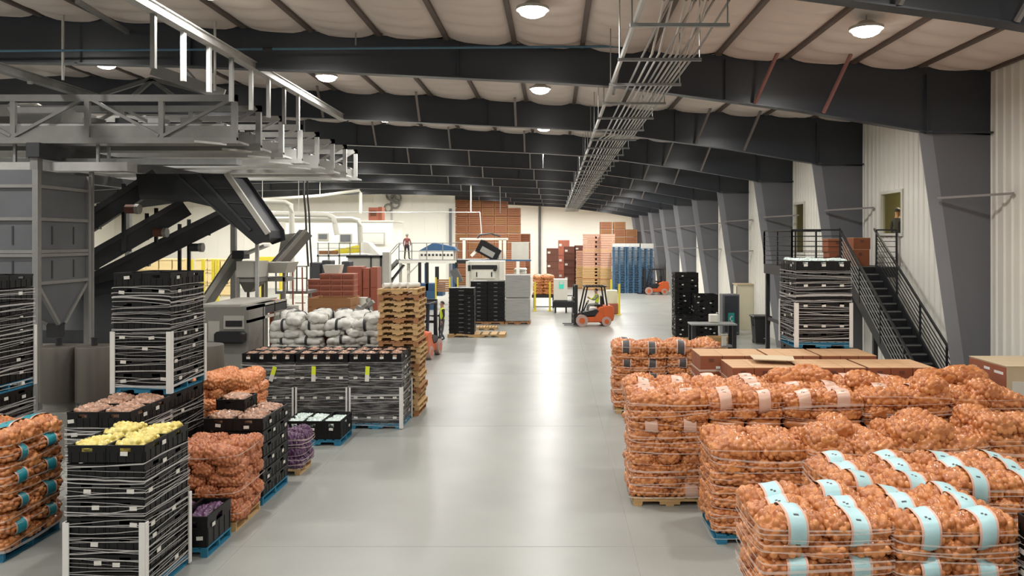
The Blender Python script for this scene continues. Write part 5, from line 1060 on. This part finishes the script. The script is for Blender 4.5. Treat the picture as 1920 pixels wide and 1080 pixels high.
for s, n in ((-1, 'l'), (1, 'r')): sit.update({n + 'sh': (s * .19, .02, 1.09), n + 'el': (s * .23, -.14, .86), n + 'wr': (s * .12, -.34, .92), n + 'pm': (s * .1, -.4, .95), n + 'th': (s * .1, -.02, .58), n + 'kn': (s * .13, -.42, .58), n + 'an': (s * .13, -.5, .16), n + 'to': (s * .13, -.66, .11)})
person('seated forklift driver in yellow vest holding the steering wheel', (fk[0] + .25, fk[1], .5), -PI / 2 + .12, dict(skin='skin', top='shirt_grey', legs='shirt_grey', shoe='shoe', hair='shirt_dark'), sit, vest='vest')
person('dark-clothed person seen through the upstairs office window', (XW + .62, 23.95, 3.72), 1.9, dict(skin='skin', top='shirt_dark', legs='trousers', shoe='shoe', hair='hair'))
rl = thing('added_office_lamp', 'added unseen lamp that lights the upstairs office', 'lamp', (XW + 1.6, 24.5, 6.9)); MB().box(-.3, .3, -.3, .3, 0, .06).build('housing', 'machine_light', rl)  # added lamp, unseen, so the room behind the window is bright enough
ll = bpy.data.lights.new('office_fill_light', 'AREA'); ll.size = .5; ll.energy = 260; ll.color = (1, .93, .7); link('office_fill_light', ll, rl, (0, 0, -.02))
# ------------------------------------------------------------------ packing cell right of the aisle end
Y = 49.0; ce = thing('guard_fence', 'yellow guard posts with grey rails round the packing cell', 'fence', (0, Y, 0))
for px, Yp in ((1003, 49), (1031, 49), (1146, 52), (1161, 46.5)):
    x = W(px, 0, Yp).x; part(ce, 'post', MB().box(x - .06, x + .06, Yp - .06, Yp + .06, 0, 1.85), 'yellow'); part(ce, 'foot', MB().box(x - .15, x + .15, Yp - .15, Yp + .15, 0, .03), 'yellow')
for z in (.25, .95): part(ce, 'rail', MB().box(W(1003, 0, Y).x, W(1075, 0, Y).x, Y - .02, Y + .02, z, z + .05), 'dark_steel')
cw_ = thing('control_box', 'white control cabinet with green screen on a black conveyor', 'cabinet', (.4, 47.6, 0)); Y = 47.6
part(cw_, 'body', MB().box(W(1038, 0, Y).x, W(1064, 0, Y).x, Y, Y + .5, .78, 2.1), 'white_machine', bevel=.02); part(cw_, 'green_screen', MB().box(W(1048, 0, Y).x, W(1057, 0, Y).x, Y - .02, Y, 1.5, 1.95), 'screen'); part(cw_, 'screen_window', MB().box(W(1049, 0, Y).x, W(1056, 0, Y).x, Y - .03, Y - .02, 1.78, 1.93), 'white_machine')
part(cw_, 'leg', MB().box(W(1040, 0, Y).x, W(1043, 0, Y).x, Y + .1, Y + .2, 0, .8), 'dark_steel'); part(cw_, 'leg', MB().box(W(1060, 0, Y).x, W(1063, 0, Y).x, Y + .1, Y + .2, 0, .8), 'dark_steel'); part(cw_, 'base_bed', MB().box(W(1036, 0, Y).x, W(1074, 0, Y).x, Y - .15, Y + .9, .35, .75), 'black_metal', bevel=.05)
for k in range(6): part(cw_, 'roller', MB().tube([(W(1040 + k * 6, 0, Y).x, Y - .2, .6), (W(1040 + k * 6, 0, Y).x, Y + .8, .6)], .07, 8), 'dark_steel')
onions((1000 - VX) * 51 / FPX, (1038 - VX) * 51 / FPX, 51, 52.2, 6, .2, 'the far stack behind yellow posts', None, z0=.75, pal=None, nw=0, nx=2, ny=2, side=0)
o = MB().box(-1.5, 0, 50.9, 52.3, .7, .9).box(-1.4, -1.3, 51, 51.1, 0, .7).box(-.15, -.05, 51, 51.1, 0, .7).box(-1.4, -1.3, 52, 52.1, 0, .7).box(-.15, -.05, 52, 52.1, 0, .7).build('black_stand', 'black_metal'); tag(o, 'black steel stand under the far onion stack', 'stand')
for k, (px, w_, top, Yg, lab) in enumerate([(975, 13, 503, 56, 'white sack stack behind the silver wrapped blocks'), (1148, 10, 545, 46.9, 'beige low bin beside the right yellow guard post')]):
    a, b = W(px - w_, 0, Yg).x, W(px + w_, 0, Yg).x; zt_ = W(0, top, Yg).z
    if k == 0:
        g = thing('white_sack_stack', lab, 'sacks', ((a + b) / 2, Yg, 0)); 
        for q in range(11): part(g, 'sack', MB().box(a + random.uniform(0, .1), b - random.uniform(0, .1), Yg, Yg + 1.2, .1 + q * (zt_ - .1) / 11, .09 + (q + 1) * (zt_ - .1) / 11), 'white_sack', bevel=.06)
        part(g, 'pallet', MB().box(a, b, Yg, Yg + 1.2, 0, .1), 'wood_old')
    else:
        g = thing('low_bin', lab, 'bin', ((a + b) / 2, Yg, 0)); part(g, 'upper_box', MB().box(a, b, Yg, Yg + .9, .65, zt_), 'beige'); part(g, 'lower_box', MB().box(a, b + .1, Yg - .05, Yg + .95, 0, .65), 'red_bin', bevel=.03)
# ------------------------------------------------------------------ far stacks
def bin_mesh(w, d, h, mat, n=4):
    m = MB(); hh = (h - .08) / n
    for k in range(n): m.box(-w / 2, w / 2, -d / 2, d / 2, .08 + k * hh, .08 + (k + 1) * hh - .045)
    m.box(-w / 2 + .03, w / 2 - .03, -d / 2 + .03, d / 2 - .03, .06, h - .02, 1)
    for x in (-w / 2 + .05, w / 2 - .15): m.box(x, x + .1, -d / 2 - .02, -d / 2, 0, h - .02)
    for y in (-d / 2 + .05, d / 2 - .15): m.box(-w / 2, w / 2, y, y + .1, 0, .08)
    return m.mesh('field_bin', [mat, 'brown_dark'])
Y = 78.0; bw_, bh_ = 24.3 * Y / FPX, .86; bmsh = [bin_mesh(bw_ - .02, 1.2, bh_ - .01, m) for m in ('bin_brown', 'wood_old')]
for i in range(6):
    if i == 5: continue
    for j in range(10 if i < 4 else 9):
        o = link('field_bin', bmsh[(i + j) % 5 == 0], None, (W(867 + i * 24.3, 0, Y).x, Y, j * bh_)); tag(o, 'brown field bin, %s row, %s column of the high back wall' % (ordw((9 if i < 4 else 8) - j), ORDW[i]), 'bin', 'high wall of brown bins')
for q, (px, n, Yq_) in enumerate(((955, 4, 74.5), (975, 3, 74.5), (985, 6, 80))):
    for j in range(n): o = link('field_bin', bmsh[0], None, (W(px, 0, Yq_).x, Yq_, j * bh_), 0, (.8, 1, 1)); tag(o, 'brown field bin, %s of the %s short column behind the palletizer' % (ordw(n - 1 - j), ('left', 'middle', 'right')[q]), 'bin', 'short bin columns behind palletizer')
Y = 84.0; bm2 = bin_mesh(1.3, 1.2, .8, 'wood_old', 5); bm3 = bin_mesh(1.3, 1.2, .8, 'bin_brown', 5)
for px, n in ((1113, 6), (1136, 8), (1161, 8), (1183, 7)):
    for j in range(n): o = link('field_bin', bm2 if (j + px) % 3 else bm3, None, (W(px, 0, Y).x, Y, j * .81)); tag(o, 'tan wooden bin, %s of the %s far right corner column' % (ordw(n - 1 - j), {1113: 'first', 1136: 'second', 1161: 'third', 1183: 'last'}[px]), 'bin', 'tan bins in the far right corner')
for px, n, h, Yq_ in ((1036, 3, 1.25, 72), (1068, 3, 1.3, 74), (1088, 4, 1.0, 74), (1057, 3, 1.5, 76)):
    mm = MB(); mm.box(-.55, .55, -.5, .5, .1, h - .02); mm.box(-.57, .57, -.52, .52, h * .5, h * .53); mm.box(-.57, .57, -.52, .52, 0, .1); mm.box(-.45, -.2, -.515, -.5, h * .6, h * .75, 1)
    me_ = mm.mesh('brown_load', ['brown_dark' if px != 1057 else 'red_bin', 'sticker'])
    for j in range(n): o = link('brown_load', me_, None, (W(px, 0, Yq_).x, Yq_, j * h)); tag(o, '%s wrapped load, %s of the %s column against the back wall' % ('dark brown' if px != 1057 else 'red', ordw(n - 1 - j), {1036: 'leftmost', 1057: 'second', 1068: 'third', 1088: 'rightmost'}[px]), 'pallet load', 'dark brown loads at the back')
def layered(w, d, h, n, mat, palm):
    m = MB(); m.box(-w / 2, w / 2, -d / 2, d / 2, 0, .12, 1)
    for k in range(n): e = .02 * (k % 2); m.box(-w / 2 + e, w / 2 - e, -d / 2 + e, d / 2 - e, .12 + k * (h - .12) / n, .1 + (k + 1) * (h - .12) / n)
    return m.mesh('pallet_load', [mat, palm])
lm = layered(1.25, 1.1, 1.55, 7, 'pink_load', 'wood'); lw = layered(1.3, 1.1, 1.0, 6, 'wood', 'wood_old'); ls = layered(1.25, 1.1, 1.2, 6, 'white_sack', 'blue_far')
for px, Yq_, n in ((1106, 70, 2), (1128, 70, 2), (1139, 69, 2), (1093, 72, 1)):
    for j in range(2): o = link('pallet_load', lw, None, (W(px, 0, Yq_).x, Yq_, j * .98)); tag(o, '%s pile of pale pallets, %s column left of the blue stacks' % (('lower', 'upper')[j], {1106: 'second', 1128: 'third', 1139: 'nearest', 1093: 'leftmost'}[px]), 'pallet load', 'pale pallet piles at the back')
    for j in range(n): o = link('pallet_load', lm, None, (W(px, 0, Yq_).x, Yq_, 1.96 + j * 1.53)); tag(o, '%s pinkish layered load, %s column left of the blue stacks' % (('lower', 'upper')[j], {1106: 'second', 1128: 'third', 1139: 'nearest', 1093: 'leftmost'}[px]), 'pallet load', 'pinkish loads at the back')
bpm = MB()
bpm.box(-.6, .6, -.5, .5, .095, .135)
for x in (-.5, 0, .5): bpm.box(x - .07, x + .07, -.5, .5, .02, .11)
bpm.box(-.6, .6, -.5, -.4, 0, .02).box(-.6, .6, .4, .5, 0, .02)
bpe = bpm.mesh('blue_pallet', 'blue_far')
for px, n in ((1161, 28), (1187, 28), (1211, 27)):
    for j in range(n): o = link('blue_pallet', bpe, None, (W(px, 0, 66).x, 66, j * .14), random.uniform(-.03, .03), (.97, 1, 1)); tag(o, 'blue pallet, %s from the top of the %s tall blue stack' % (ordw(n - 1 - j) if j < n - 1 else 'first', {1161: 'left', 1187: 'middle', 1211: 'right'}[px]), 'pallet', 'blue pallets in the tall stacks')
    o = link('pallet_load', ls, None, (W(px, 0, 67.4).x, 67.4, 0), 0, (1, 1, 3.55)); tag(o, 'pale wrapped load rising behind the %s blue pallet stack' % {1161: 'left', 1187: 'middle', 1211: 'right'}[px], 'pallet load', 'pale loads behind the blue pallets')
# ------------------------------------------------------------------ ceiling services
tr = thing('cable_tray', 'hung conduit rack with trapeze bars running down the hall', 'cable rack', (2, 12, 8)); zt_ = 7.72
ys_ = [9.3 + 2.2 * k for k in range(36)]
for y in ys_:
    part(tr, 'trapeze', MB().box(1.12, 2.6, y - .03, y + .03, zt_ - .05, zt_), 'galv')
    for x in (1.15, 2.57): part(tr, 'hanger_rod', MB().tube([(x, y, zt_), (x, y, zroof(x))], .012, 5), 'galv')
part(tr, 'side_conduit', MB().tube([(1.2, 10, zt_ + .04), (1.2, 88, zt_ + .04)], .045, 6), 'galv_light')
for k, x in enumerate([1.55, 1.7, 1.82, 1.94, 2.04, 2.14, 2.22, 2.3, 2.38, 2.46]):
    part(tr, 'conduit', MB().tube([(x + .25 * (k % 3 == 0), 12, zt_ + .5), (x, 13.5, zt_ + .03), (x, 24, zt_ + .03), (x - .12, 25, zt_ + .03), (x - .12, 88, zt_ + .03)], .022, 6), 'galv_light' if k % 3 else 'galv')
pp = thing('blue_pipe', 'thin blue-grey air pipe crossing in front of the second rafter', 'pipe', (0, 17.25, 8.8)); zp = CZ + (VY - 87) * 17.25 / FPX
part(pp, 'pipe', MB().tube([(-16, 17.25, zp - .13), (1.48, 17.25, zp)], .028, 8), 'blue_pipe'); part(pp, 'elbow', MB().tube([(1.45, 17.25, zp), (1.52, 17.25, zp - .02), (1.5, 17.2, zp - .1)], .05, 8), 'black_metal'); part(pp, 'drop', MB().bar((1.5, 17.2, zp - .08), (1.3, 17.2, zt_), .06), 'galv')
part(pp, 'clamp', MB().tube([(-6.5, 17.25, zp - .06), (-6.3, 17.25, zp - .06)], .05, 8), 'black_metal')
for px, Yv, py in ((667, 17.4, 85), (1018, 36, 315), (883, 60, 400), (938, 60, 400), (571, 32, 365)):
    p = W(px, py, Yv); o = MB().tube([(p.x, Yv, p.z), (p.x, Yv, zroof(p.x) + .13)], .018, 6).build('drop_rod', 'galv'); tag(o, 'thin vertical roof rod ' + {667: 'before the second rafter', 1018: 'under the far aisle lamp', 883: 'left above the palletizer', 938: 'right above the palletizer', 571: 'carrying the dark hoses'}[px], 'rod', 'thin rods hanging from the roof')
sp_ = thing('sprinkler_pipe', 'thin horizontal sprinkler pipes hung near the far wall', 'pipe', (-8, 60, 6)); 
part(sp_, 'main', MB().tube([W(480, 398, 60), W(900, 398, 60)], .04, 6), 'galv_light'); part(sp_, 'drop', MB().tube([W(883, 398, 60), (W(883, 362, 60).x, 60, zroof(-6.5) + .1)], .05, 6), 'white_machine'); part(sp_, 'end', MB().tube([W(900, 398, 60), W(903, 440, 60)], .04, 6), 'galv_light')
wp = MB().tube([(W(1012, 0, 92).x, 92.3, 0), (W(1012, 0, 92).x, 92.3, 8.6)], .15, 10).build('wall_pipe', 'hopper'); tag(wp, 'grey vertical pipe on the far end wall', 'pipe')
wp = MB().box(W(842, 0, 71.5).x, W(847, 0, 71.5).x, 71.4, 71.7, 0, W(0, 391, 71.5).z).build('wall_channel', 'column_grey'); tag(wp, 'grey upright channel against the partition wall', 'channel')
